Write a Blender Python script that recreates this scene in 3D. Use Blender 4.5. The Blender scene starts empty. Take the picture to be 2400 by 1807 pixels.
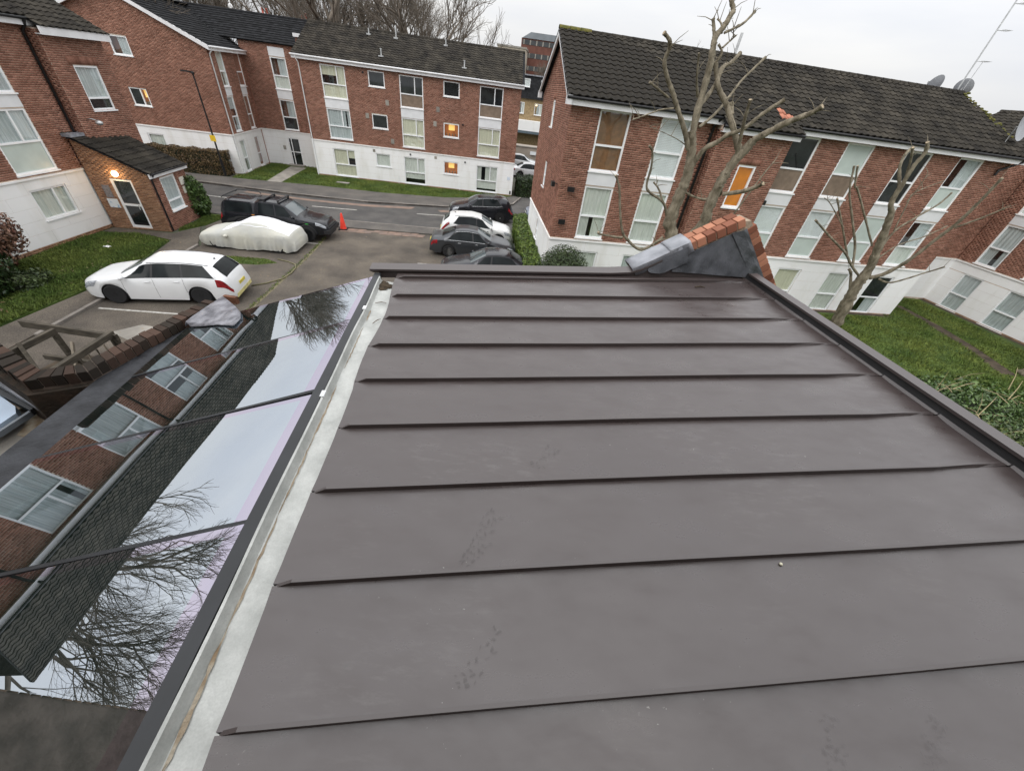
import bpy, bmesh, math, random
import numpy as np
from mathutils import Vector, Matrix
random.seed(7); rng = np.random.default_rng(7)
SC = bpy.context.scene
COL = SC.collection
R_ = math.radians
# ------------------------------------------------------------------ camera
HC = 7.727
RM = np.array([[0.990559596, 0.137082775, 0.0], [0.0847272993, -0.612239133, 0.78611992], [0.1077635, -0.778698631, -0.618074001]])
FPX, CX, CY = 878.1, 1200.0, 903.5
cd = bpy.data.cameras.new('camera'); cam = bpy.data.objects.new('camera', cd); COL.objects.link(cam)
cd.sensor_width = 36; cd.sensor_fit = 'HORIZONTAL'; cd.lens = FPX / 2400 * 36; cd.clip_start = .05; cd.clip_end = 2000
cam.matrix_world = Matrix(((RM[0, 0], -RM[0, 1], -RM[0, 2], 0), (RM[1, 0], -RM[1, 1], -RM[1, 2], 0), (RM[2, 0], -RM[2, 1], -RM[2, 2], HC), (0, 0, 0, 1)))
SC.camera = cam
# ------------------------------------------------------------------ world: overcast sky
SUN_EL, SUN_AZ = 48, 215      # degrees; azimuth clockwise from +Y
W = bpy.data.worlds.new('World'); SC.world = W; W.use_nodes = True
nt = W.node_tree; N = nt.nodes; L = nt.links; N.clear()
def wn(t, **k):
    n = N.new(t)
    for a, b in k.items(): setattr(n, a, b)
    return n
sky = wn('ShaderNodeTexSky', sky_type='NISHITA', sun_disc=False, sun_elevation=R_(SUN_EL), sun_rotation=R_(SUN_AZ), air_density=1.0, dust_density=4.0)
hs = wn('ShaderNodeHueSaturation'); hs.inputs['Saturation'].default_value = .25; hs.inputs['Value'].default_value = .9
L.new(sky.outputs[0], hs.inputs['Color'])
tc = wn('ShaderNodeTexCoord'); sp = wn('ShaderNodeSeparateXYZ'); L.new(tc.outputs['Generated'], sp.inputs[0])
grad = wn('ShaderNodeMapRange'); grad.inputs[1].default_value = -.02; grad.inputs[2].default_value = 1; grad.inputs[3].default_value = 6.2; grad.inputs[4].default_value = 20.0
L.new(sp.outputs['Z'], grad.inputs[0])
mp = wn('ShaderNodeMapping'); mp.inputs['Scale'].default_value = (1.2, 1.2, 5.5); L.new(tc.outputs['Generated'], mp.inputs[0])
cl = wn('ShaderNodeTexNoise'); cl.inputs['Scale'].default_value = 1.6; cl.inputs['Detail'].default_value = 5; cl.inputs['Roughness'].default_value = .5; L.new(mp.outputs[0], cl.inputs['Vector'])
cr = wn('ShaderNodeValToRGB'); cr.color_ramp.elements[0].position = .34; cr.color_ramp.elements[0].color = (.86, .885, .94, 1); cr.color_ramp.elements[1].position = .68; cr.color_ramp.elements[1].color = (1.05, 1.045, 1.03, 1)
L.new(cl.outputs[0], cr.inputs[0])
mul = wn('ShaderNodeMix', data_type='RGBA', blend_type='MULTIPLY'); mul.inputs[0].default_value = 1
L.new(cr.outputs[0], mul.inputs[6]); L.new(grad.outputs[0], mul.inputs[7])
mx = wn('ShaderNodeMix', data_type='RGBA'); mx.inputs[0].default_value = .9
L.new(hs.outputs[0], mx.inputs[6]); L.new(mul.outputs[2], mx.inputs[7])
bg = wn('ShaderNodeBackground'); bg.inputs[1].default_value = .1; L.new(mx.outputs[2], bg.inputs[0])
wo = wn('ShaderNodeOutputWorld'); L.new(bg.outputs[0], wo.inputs[0])
sd = bpy.data.lights.new('sun', 'SUN'); sd.energy = .8; sd.angle = R_(35); sd.color = (1, .97, .93)
sun = bpy.data.objects.new('sun', sd); COL.objects.link(sun)
sdir = Vector((math.sin(R_(SUN_AZ)) * math.cos(R_(SUN_EL)), math.cos(R_(SUN_AZ)) * math.cos(R_(SUN_EL)), math.sin(R_(SUN_EL))))
sun.rotation_euler = sdir.to_track_quat('Z', 'Y').to_euler(); sun.location = (0, 0, 40)
SC.view_settings.view_transform = 'Standard'; SC.view_settings.look = 'None'; SC.view_settings.exposure = 0.34; SC.view_settings.gamma = 1
SC.render.engine = 'CYCLES'
SC.render.resolution_x = 1024; SC.render.resolution_y = 770
SC.cycles.max_bounces = 6; SC.cycles.transparent_max_bounces = 12
# ------------------------------------------------------------------ pixel helpers (photo pixel -> point)
def pray(p):
    return RM @ np.array([p[0] - CX, p[1] - CY, FPX])
def on_z(p, z=0.):
    v = pray(p); t = (z - HC) / v[2]; return Vector((v[0] * t, v[1] * t, z))
def on_y(p, y):
    v = pray(p); t = y / v[1]; return Vector((v[0] * t, y, HC + v[2] * t))
# ------------------------------------------------------------------ materials
MATS = {}
def M(name, col, rough=.6, var=.18, scale=6., bump=0., bscale=None, metal=0., spec=.4, island=0., col2=None, emit=0., detail=4, coat=0., objrand=0., stretch=None, ramp=(.35, .65), fine=0.):
    if name in MATS: return MATS[name]
    m = bpy.data.materials.new(name); m.use_nodes = True; MATS[name] = m
    nt = m.node_tree; N = nt.nodes; L = nt.links; b = N['Principled BSDF']
    b.inputs['Roughness'].default_value = rough; b.inputs['Metallic'].default_value = metal; b.inputs['Specular IOR Level'].default_value = spec
    if coat: b.inputs['Coat Weight'].default_value = coat; b.inputs['Coat Roughness'].default_value = .04
    c = tuple(col) + (1,)
    tc = N.new('ShaderNodeTexCoord'); vec = tc.outputs['Object']
    if stretch:
        mp = N.new('ShaderNodeMapping'); mp.inputs['Scale'].default_value = stretch; L.new(vec, mp.inputs[0]); vec = mp.outputs[0]
    ns = N.new('ShaderNodeTexNoise'); ns.inputs['Scale'].default_value = scale; ns.inputs['Detail'].default_value = detail; L.new(vec, ns.inputs['Vector'])
    rp = N.new('ShaderNodeValToRGB'); rp.color_ramp.elements[0].position = ramp[0]; rp.color_ramp.elements[1].position = ramp[1]
    a = c; d = tuple(col2) + (1,) if col2 else tuple(min(1, x * (1 + var)) for x in col) + (1,)
    if not col2: a = tuple(x * (1 - var) for x in col) + (1,)
    rp.color_ramp.elements[0].color = a; rp.color_ramp.elements[1].color = d
    L.new(ns.outputs[0], rp.inputs[0]); out = rp.outputs[0]
    for amt, ty, so in ((island, 'ShaderNodeNewGeometry', 'Random Per Island'), (objrand, 'ShaderNodeObjectInfo', 'Random')):
        if amt:
            g = N.new(ty); mr = N.new('ShaderNodeMapRange'); mr.inputs[3].default_value = 1 - amt; mr.inputs[4].default_value = 1 + amt * .8
            L.new(g.outputs[so], mr.inputs[0]); mm = N.new('ShaderNodeMix'); mm.data_type = 'RGBA'; mm.blend_type = 'MULTIPLY'; mm.inputs[0].default_value = 1
            L.new(out, mm.inputs[6]); L.new(mr.outputs[0], mm.inputs[7]); out = mm.outputs[2]
    if fine:
        for fs in (35., 140.):
            n3 = N.new('ShaderNodeTexNoise'); n3.inputs['Scale'].default_value = fs; n3.inputs['Detail'].default_value = 3; L.new(tc.outputs['Object'], n3.inputs['Vector'])
            mr = N.new('ShaderNodeMapRange'); mr.inputs[1].default_value = .3; mr.inputs[2].default_value = .7; mr.inputs[3].default_value = 1 - fine; mr.inputs[4].default_value = 1 + fine; L.new(n3.outputs[0], mr.inputs[0])
            mm = N.new('ShaderNodeMix'); mm.data_type = 'RGBA'; mm.blend_type = 'MULTIPLY'; mm.inputs[0].default_value = 1; L.new(out, mm.inputs[6]); L.new(mr.outputs[0], mm.inputs[7]); out = mm.outputs[2]
    L.new(out, b.inputs['Base Color'])
    if bump:
        n2 = N.new('ShaderNodeTexNoise'); n2.inputs['Scale'].default_value = bscale or scale * 4; n2.inputs['Detail'].default_value = 5; L.new(vec, n2.inputs['Vector'])
        bp = N.new('ShaderNodeBump'); bp.inputs['Strength'].default_value = bump; bp.inputs['Distance'].default_value = .02
        L.new(n2.outputs[0], bp.inputs['Height']); L.new(bp.outputs[0], b.inputs['Normal'])
    if emit:
        b.inputs['Emission Color'].default_value = c; L.new(out, b.inputs['Emission Color']); b.inputs['Emission Strength'].default_value = emit
    return m
def window_glass():
    if 'window_glass' in MATS: return MATS['window_glass']
    m = bpy.data.materials.new('window_glass'); m.use_nodes = True; MATS['window_glass'] = m
    nt = m.node_tree; N = nt.nodes; L = nt.links; N.clear()
    o = N.new('ShaderNodeOutputMaterial'); t = N.new('ShaderNodeBsdfTransparent'); t.inputs[0].default_value = (.93, .96, .945, 1)
    g = N.new('ShaderNodeBsdfGlossy'); g.inputs['Roughness'].default_value = .015; g.inputs[0].default_value = (.95, .97, 1, 1)
    lwn = N.new('ShaderNodeLayerWeight'); lwn.inputs[0].default_value = .5; f = N.new('ShaderNodeMath'); f.operation = 'POWER'; f.inputs[1].default_value = 3.5; L.new(lwn.outputs['Facing'], f.inputs[0])
    tc = N.new('ShaderNodeTexCoord'); ns = N.new('ShaderNodeTexNoise'); ns.inputs['Scale'].default_value = 1.1; L.new(tc.outputs['Object'], ns.inputs['Vector'])
    bp = N.new('ShaderNodeBump'); bp.inputs['Strength'].default_value = .04; bp.inputs['Distance'].default_value = .05; L.new(ns.outputs[0], bp.inputs['Height']); L.new(bp.outputs[0], g.inputs['Normal'])
    ad = N.new('ShaderNodeMath'); ad.operation = 'MULTIPLY_ADD'; ad.inputs[1].default_value = .8; ad.inputs[2].default_value = .12; L.new(f.outputs[0], ad.inputs[0])
    mi = N.new('ShaderNodeMixShader'); L.new(ad.outputs[0], mi.inputs[0]); L.new(t.outputs[0], mi.inputs[1]); L.new(g.outputs[0], mi.inputs[2]); L.new(mi.outputs[0], o.inputs[0])
    return m
def brick_mat(name, a, b, var=.3):
    """per-brick colour (random per island) with burnt and pale ones"""
    if name in MATS: return MATS[name]
    m = bpy.data.materials.new(name); m.use_nodes = True; MATS[name] = m
    nt = m.node_tree; N = nt.nodes; L = nt.links; p = N['Principled BSDF']; p.inputs['Roughness'].default_value = .9; p.inputs['Specular IOR Level'].default_value = .2
    g = N.new('ShaderNodeNewGeometry'); oi = N.new('ShaderNodeObjectInfo'); ad = N.new('ShaderNodeMath'); ad.operation = 'ADD'; fr = N.new('ShaderNodeMath'); fr.operation = 'FRACT'
    L.new(g.outputs['Random Per Island'], ad.inputs[0]); L.new(oi.outputs['Random'], ad.inputs[1]); L.new(ad.outputs[0], fr.inputs[0])
    rp = N.new('ShaderNodeValToRGB'); e = rp.color_ramp.elements; e[0].position = 0; e[0].color = tuple(x * (1 - var) for x in a) + (1,); e[1].position = 1; e[1].color = tuple(x * (1 + var) for x in b) + (1,)
    q = e.new(.25); q.color = tuple(a) + (1,); q = e.new(.75); q.color = tuple(b) + (1,)
    L.new(fr.outputs[0], rp.inputs[0])
    tc = N.new('ShaderNodeTexCoord'); ns = N.new('ShaderNodeTexNoise'); ns.inputs['Scale'].default_value = .55; ns.inputs['Detail'].default_value = 6; ns.inputs['Roughness'].default_value = .65; L.new(tc.outputs['Object'], ns.inputs['Vector'])
    mr = N.new('ShaderNodeMapRange'); mr.inputs[1].default_value = .3; mr.inputs[2].default_value = .72; mr.inputs[3].default_value = .8; mr.inputs[4].default_value = 1.14; L.new(ns.outputs[0], mr.inputs[0])
    mm = N.new('ShaderNodeMix'); mm.data_type = 'RGBA'; mm.blend_type = 'MULTIPLY'; mm.inputs[0].default_value = 1; L.new(rp.outputs[0], mm.inputs[6]); L.new(mr.outputs[0], mm.inputs[7]); L.new(mm.outputs[2], p.inputs['Base Color'])
    return m
MA = dict(
 brick=brick_mat('brick_red', (.235, .11, .076), (.305, .152, .108), .18),
 brick2=brick_mat('brick_orange', (.26, .105, .066), (.38, .175, .11), .4),
 brickold=brick_mat('brick_old', (.034, .027, .021), (.062, .038, .028), .3),
 brickbuff=brick_mat('brick_buff', (.27, .145, .085), (.33, .19, .115), .25),
 brickwing=brick_mat('brick_wing', (.11, .08, .055), (.18, .12, .08), .25),
 mortar=M('mortar', (.56, .45, .36), .95, .2, 3, .3),
 mortard=M('mortar_dark', (.2, .16, .13), .95, .25, 6, .4),
 white=M('white_render', (.86, .86, .855), .75, .05, 1.6, .12, 40, col2=(.72, .71, .67), stretch=(1, 1, .3), ramp=(.5, .85), detail=7),
 upvc=M('white_upvc', (.87, .88, .89), .3, .02, 2),
 fascia=M('white_fascia', (.75, .75, .76), .4, .06, 2),
 spandrel=M('spandrel_white', (.72, .73, .74), .5, .05, 2),
 tile=M('roof_tile', (.022, .0198, .017), .95, .5, 1.3, .5, 60, island=.28, col2=(.05, .044, .035), spec=.15),
 tilemoss=M('roof_moss', (.07, .08, .02), 1, .4, 8, .8, 40, col2=(.14, .12, .03)),
 tileterra=M('terracotta_tile', (.42, .17, .11), .9, .2, 8),
 tileflat=M('slate_tile', (.018, .0185, .02), .9, .35, 4, .3, 30, island=.35, spec=.12),
 black=M('black_pipe', (.012, .012, .013), .45, .2, 4),
 dark=M('dark_void', (.008, .008, .009), .8, .2, 4),
 glass=window_glass(),
 glassdark=M('dark_glass', (.012, .015, .017), .03, .4, 1.3, spec=.8, col2=(.03, .035, .036)),
 net=M('net_curtain', (.6, .62, .58), .9, .15, 3, stretch=(9, 9, .4), col2=(.76, .77, .72)),
 curtain=M('cream_curtain', (.6, .58, .46), .9, .15, 3, stretch=(8, 8, .3), col2=(.76, .73, .58)),
 curtaing=M('grey_curtain', (.42, .46, .47), .9, .15, 3, stretch=(8, 8, .3), col2=(.64, .67, .68)),
 frosted=M('pale_green_panel', (.5, .57, .53), .35, .06, 2),
 blindw=M('white_blind', (.8, .82, .83), .6, .05, 3),
 blindb=M('wood_blind', (.24, .11, .04), .5, .2, 5),
 brownboard=M('brown_board', (.2, .15, .11), .8, .15, 4),
 orange=M('orange_blind', (.62, .2, .01), .8, .1, 3, emit=.12),
 lit=M('lit_room', (.55, .2, .06), .8, .3, 1.6, emit=.3, col2=(.3, .09, .03)),
 litblind=M('lit_blind', (1, .6, .18), .8, .08, 3, emit=.62),
 bulb=M('lamp_glow', (1, .72, .38), .5, .05, 3, emit=6.),
 lead=M('lead_sheet', (.17, .18, .2), .42, .3, 5, .35, 9, spec=.5, col2=(.3, .31, .34)),
 leaddark=M('lead_dark', (.05, .055, .062), .38, .4, 6, .25, 60, col2=(.13, .138, .155), detail=9),
 asphalt=M('asphalt', (.06, .057, .055), .92, .25, .8, .4, 90, col2=(.095, .089, .083), detail=9, fine=.3),
 court=M('court_tarmac', (.07, .06, .05), .95, .3, .7, .5, 70, col2=(.13, .11, .088), detail=10, fine=.38),
 pave=M('pavement_tarmac', (.085, .078, .072), .95, .2, .9, .4, 60, col2=(.125, .113, .1), detail=8, fine=.28),
 kerb=M('kerb_stone', (.2, .18, .16), .9, .2, 3, .3, objrand=.2),
 concrete=M('concrete', (.27, .25, .22), .92, .2, 1.5, .3, 40),
 pinkcon=M('pink_concrete', (.25, .17, .13), .92, .25, 2, .3, 40, col2=(.17, .13, .11)),
 soil=M('soil', (.06, .045, .03), 1, .4, 3, .8, 30),
 grassbase=M('grass_ground', (.035, .065, .012), 1, .4, .9, .9, 60, col2=(.085, .125, .022), detail=9),
 blade=M('grass_blade', (.065, .108, .016), .8, .4, .6, island=.5, col2=(.135, .17, .032)),
 line=M('white_paint_line', (.55, .54, .5), .8, .3, 9, .2, 60, col2=(.3, .28, .25)),
 yline=M('worn_kerb_line', (.15, .13, .08), .9, .4, 6, fine=.4),
 steel=M('galvanised', (.55, .56, .56), .4, .15, 5, metal=.6),
 rubber=M('tyre_rubber', (.015, .015, .016), .85, .2, 20),
)
# ------------------------------------------------------------------ mesh helpers
class MB:
    def __init__(s): s.v = []; s.f = []; s.m = []
    def add(s, vs, fs, m=0):
        o = len(s.v); s.v += [tuple(v) for v in vs]; s.f += [tuple(i + o for i in f) for f in fs]; s.m += [m] * len(fs); return s
    def box(s, a, b, T=None, m=0):
        (x0, y0, z0), (x1, y1, z1) = a, b
        vs = [(x0, y0, z0), (x1, y0, z0), (x1, y1, z0), (x0, y1, z0), (x0, y0, z1), (x1, y0, z1), (x1, y1, z1), (x0, y1, z1)]
        if T: vs = [T(*v) for v in vs]
        return s.add(vs, [(0, 3, 2, 1), (4, 5, 6, 7), (0, 1, 5, 4), (1, 2, 6, 5), (2, 3, 7, 6), (3, 0, 4, 7)], m)
    def prism(s, poly, h, T=None, m=0):
        """poly: list of (a,b); extruded along third coordinate h=(h0,h1); T(a,b,h)->point"""
        n = len(poly); T = T or (lambda a, b, c: (a, b, c))
        vs = [T(a, b, h[0]) for a, b in poly] + [T(a, b, h[1]) for a, b in poly]
        fs = [tuple(range(n))[::-1], tuple(range(n, 2 * n))] + [(i, (i + 1) % n, n + (i + 1) % n, n + i) for i in range(n)]
        return s.add(vs, fs, m)
    def tube(s, pts, rad, k=6, m=0, cap=True):
        pts = [Vector(p) for p in pts]; n = len(pts)
        rad = [rad] * n if not hasattr(rad, '__len__') else rad
        up = Vector((0, 0, 1)); vs = []; fs = []; a = None
        for i, p in enumerate(pts):
            t = (pts[min(i + 1, n - 1)] - pts[max(i - 1, 0)]).normalized()
            if a is None: a = t.cross(up if abs(t.z) < .9 else Vector((1, 0, 0))).normalized()
            else: a = (a - t * a.dot(t)).normalized()
            b = t.cross(a)
            vs += [p + (a * math.cos(2 * math.pi * j / k) + b * math.sin(2 * math.pi * j / k)) * rad[i] for j in range(k)]
        for i in range(n - 1):
            fs += [(i * k + j, i * k + (j + 1) % k, (i + 1) * k + (j + 1) % k, (i + 1) * k + j) for j in range(k)]
        if cap: fs += [tuple(range(k))[::-1], tuple(range((n - 1) * k, n * k))]
        return s.add(vs, fs, m)
    def lathe(s, prof, c=(0, 0, 0), k=16, axis='z', m=0):
        vs = []; fs = []; n = len(prof)
        for r, z in prof:
            for j in range(k):
                x, y = r * math.cos(2 * math.pi * j / k), r * math.sin(2 * math.pi * j / k)
                q = (x, y, z) if axis == 'z' else ((x, z, y) if axis == 'y' else (z, x, y))
                vs.append((q[0] + c[0], q[1] + c[1], q[2] + c[2]))
        for i in range(n - 1): fs += [(i * k + j, i * k + (j + 1) % k, (i + 1) * k + (j + 1) % k, (i + 1) * k + j) for j in range(k)]
        fs += [tuple(range(k))[::-1], tuple(range((n - 1) * k, n * k))]
        return s.add(vs, fs, m)
    def grid(s, rows, m=0, close=False):
        n = len(rows); k = len(rows[0]); vs = [p for r in rows for p in r]; fs = []
        for i in range(n - 1):
            for j in range(k if close else k - 1): fs.append((i * k + j, i * k + (j + 1) % k, (i + 1) * k + (j + 1) % k, (i + 1) * k + j))
        return s.add(vs, fs, m)
    def mesh(s, name, mats, smooth=False):
        me = bpy.data.meshes.new(name); me.from_pydata(s.v, [], s.f)
        for m in (mats if isinstance(mats, (list, tuple)) else [mats]): me.materials.append(m)
        if any(s.m): me.polygons.foreach_set('material_index', s.m)
        if smooth: me.polygons.foreach_set('use_smooth', [True] * len(me.polygons))
        me.update(); return me
    def obj(s, name, mats, parent=None, smooth=False, kind=None, fix=True, sharp=None):
        me = s.mesh(name, mats, smooth)
        if fix:
            bm = bmesh.new(); bm.from_mesh(me); bmesh.ops.recalc_face_normals(bm, faces=bm.faces); bm.to_mesh(me); bm.free()
        if sharp: me.set_sharp_from_angle(angle=R_(sharp))
        return link(name, me, parent, kind)
def link(name, me, parent=None, kind=None):
    o = bpy.data.objects.new(name, me); COL.objects.link(o)
    if parent is not None: o.parent = parent; o.matrix_parent_inverse = PINV.get(parent.name, Matrix())
    if kind: o['kind'] = kind
    return o
PINV = {}
def tag(o, label, cat, group=None):
    o['label'] = label; o['category'] = cat
    if group: o['group'] = group
    return o
def thing(name, label, cat, loc=(0, 0, 0), rz=0., group=None, local=False):
    """Empty at the base. local=False: children meshes are written in world coordinates."""
    o = bpy.data.objects.new(name, None); COL.objects.link(o); o.empty_display_size = .2
    o.location = loc; o.rotation_euler = (0, 0, rz)
    if not local: PINV[o.name] = (Matrix.Translation(loc) @ Matrix.Rotation(rz, 4, 'Z')).inverted()
    return tag(o, label, cat, group)
def npmesh(name, V, F, mat, smooth=False):
    me = bpy.data.meshes.new(name); V = np.asarray(V, np.float32); F = np.asarray(F, np.int32)
    me.vertices.add(len(V)); me.vertices.foreach_set('co', V.ravel())
    k = F.shape[1]; me.loops.add(F.size); me.loops.foreach_set('vertex_index', F.ravel())
    me.polygons.add(len(F)); me.polygons.foreach_set('loop_start', np.arange(0, F.size, k, dtype=np.int32))
    if smooth: me.polygons.foreach_set('use_smooth', np.ones(len(F), bool))
    me.materials.append(mat); me.update(calc_edges=True); return me
class Fr:
    """wall frame: u along the wall, d outward, z up"""
    def __init__(s, o, ang, z=0.):
        a = R_(ang); s.o = Vector((o[0], o[1], z)); s.u = Vector((math.cos(a), math.sin(a), 0)); s.n = Vector((math.sin(a), -math.cos(a), 0)); s.ang = ang
    def __call__(s, u, d, z): return s.o + s.u * u + s.n * d + Vector((0, 0, z))
# ------------------------------------------------------------------ building kit
def spans(u0, u1, z, holes):
    s = [(u0, u1)]
    for (a, b, c, d) in holes:
        if c - .01 < z < d + .01:
            t = []
            for p, q in s:
                if b <= p or a >= q: t.append((p, q)); continue
                if a > p: t.append((p, a))
                if b < q: t.append((b, q))
            s = t
    return s
BOXF = np.array([(4, 5, 6, 7), (0, 1, 5, 4), (1, 2, 6, 5), (2, 3, 7, 6), (3, 0, 4, 7)])
def boxes_mesh(name, F, rects, d0, d1, mat):
    """rects (u0,u1,z0,z1): raised rectangles on a wall, joined"""
    r = np.array(rects); n = len(r)
    loc = np.empty((n, 8, 3))
    for k, (i, j, d) in enumerate(((0, 2, d0), (1, 2, d0), (1, 3, d0), (0, 3, d0), (0, 2, d1), (1, 2, d1), (1, 3, d1), (0, 3, d1))):
        loc[:, k, 0] = r[:, i]; loc[:, k, 1] = d; loc[:, k, 2] = r[:, j]
    loc = loc.reshape(-1, 3)
    Wd = np.array(F.o)[None] + loc[:, :1] * np.array(F.u)[None] + loc[:, 1:2] * np.array(F.n)[None] + loc[:, 2:3] * np.array([[0, 0, 1.]])
    Fc = (BOXF[None] + (np.arange(n) * 8)[:, None, None]).reshape(-1, 4)
    return npmesh(name, Wd, Fc, mat)
def brickwork(par, F, u0, u1, z0, z1, holes=(), lim=None, mat=None, bl=.225, bh=.075, name='brickwork', proud=.009):
    rects = []; j = 0; z = z0
    while z < z1 - .02:
        zt = min(z + bh - .01, z1); zm = (z + zt) / 2
        a, b = (u0, u1) if lim is None else lim(zm)
        for p, q in spans(a, b, zm, holes):
            x = math.floor(p / bl) * bl - (bl / 2 if j % 2 else 0)
            while x < q:
                l = max(x, p); r = min(x + bl - .01, q)
                if r - l > .03:
                    rects.append((l, r, z + random.uniform(-.001, .001), zt))
                x += bl
        z += bh; j += 1
    me = boxes_mesh(name, F, rects, -.01, proud, mat or MA['brick'])
    return link(name, me, par, 'stuff')
def wallplane(name, par, F, u0, u1, z0, z1, holes=(), mat=None, gable=None, reveal=.13, d=0.):
    us = sorted({u0, u1, *[h[0] for h in holes], *[h[1] for h in holes]}); zs = sorted({z0, z1, *[h[2] for h in holes], *[h[3] for h in holes]})
    us = [u for u in us if u0 <= u <= u1]; zs = [z for z in zs if z0 <= z <= z1]
    m = MB()
    for i in range(len(us) - 1):
        for j in range(len(zs) - 1):
            cu, cz = (us[i] + us[i + 1]) / 2, (zs[j] + zs[j + 1]) / 2
            if any(h[0] < cu < h[1] and h[2] < cz < h[3] for h in holes): continue
            m.add([F(us[i], d, zs[j]), F(us[i + 1], d, zs[j]), F(us[i + 1], d, zs[j + 1]), F(us[i], d, zs[j + 1])], [(0, 1, 2, 3)])
    for a, b, c, e in holes:
        for (p, q) in (((a, c), (a, e)), ((a, e), (b, e)), ((b, e), (b, c)), ((b, c), (a, c))):
            m.add([F(p[0], d, p[1]), F(q[0], d, q[1]), F(q[0], d - reveal, q[1]), F(p[0], d - reveal, p[1])], [(0, 1, 2, 3)])
    if gable: m.add([F(u, d, z) for u, z in gable], [tuple(range(len(gable)))])
    return m.obj(name, mat or MA['mortar'], par, fix=False)
def panels(par, F, u0, u1, z0, z1, holes, rows, cols, d=.02, mat=None, name='panel'):
    h = (z1 - z0) / rows
    for j in range(rows):
        za, zb = z0 + j * h, z0 + (j + 1) * h - .006
        segs = {}
        zcuts = sorted({za, zb, *[x for q in holes for x in (q[2], q[3]) if za < x < zb]})
        off = (cols / 2 if j % 2 else 0)
        for k in range(len(zcuts) - 1):
            zc, zd = zcuts[k], zcuts[k + 1]
            if zd - zc < .03: continue
            for p, q in spans(u0, u1, (zc + zd) / 2, holes):
                x = u0 - off
                while x < q - .01:
                    l, r = max(x, p), min(x + cols - .006, q)
                    if r - l > .04:
                        m = MB(); m.box((l, -.02, zc), (r, d * .55, zd), F); m.obj(name, mat or MA['white'], par)
                    x += cols
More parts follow.
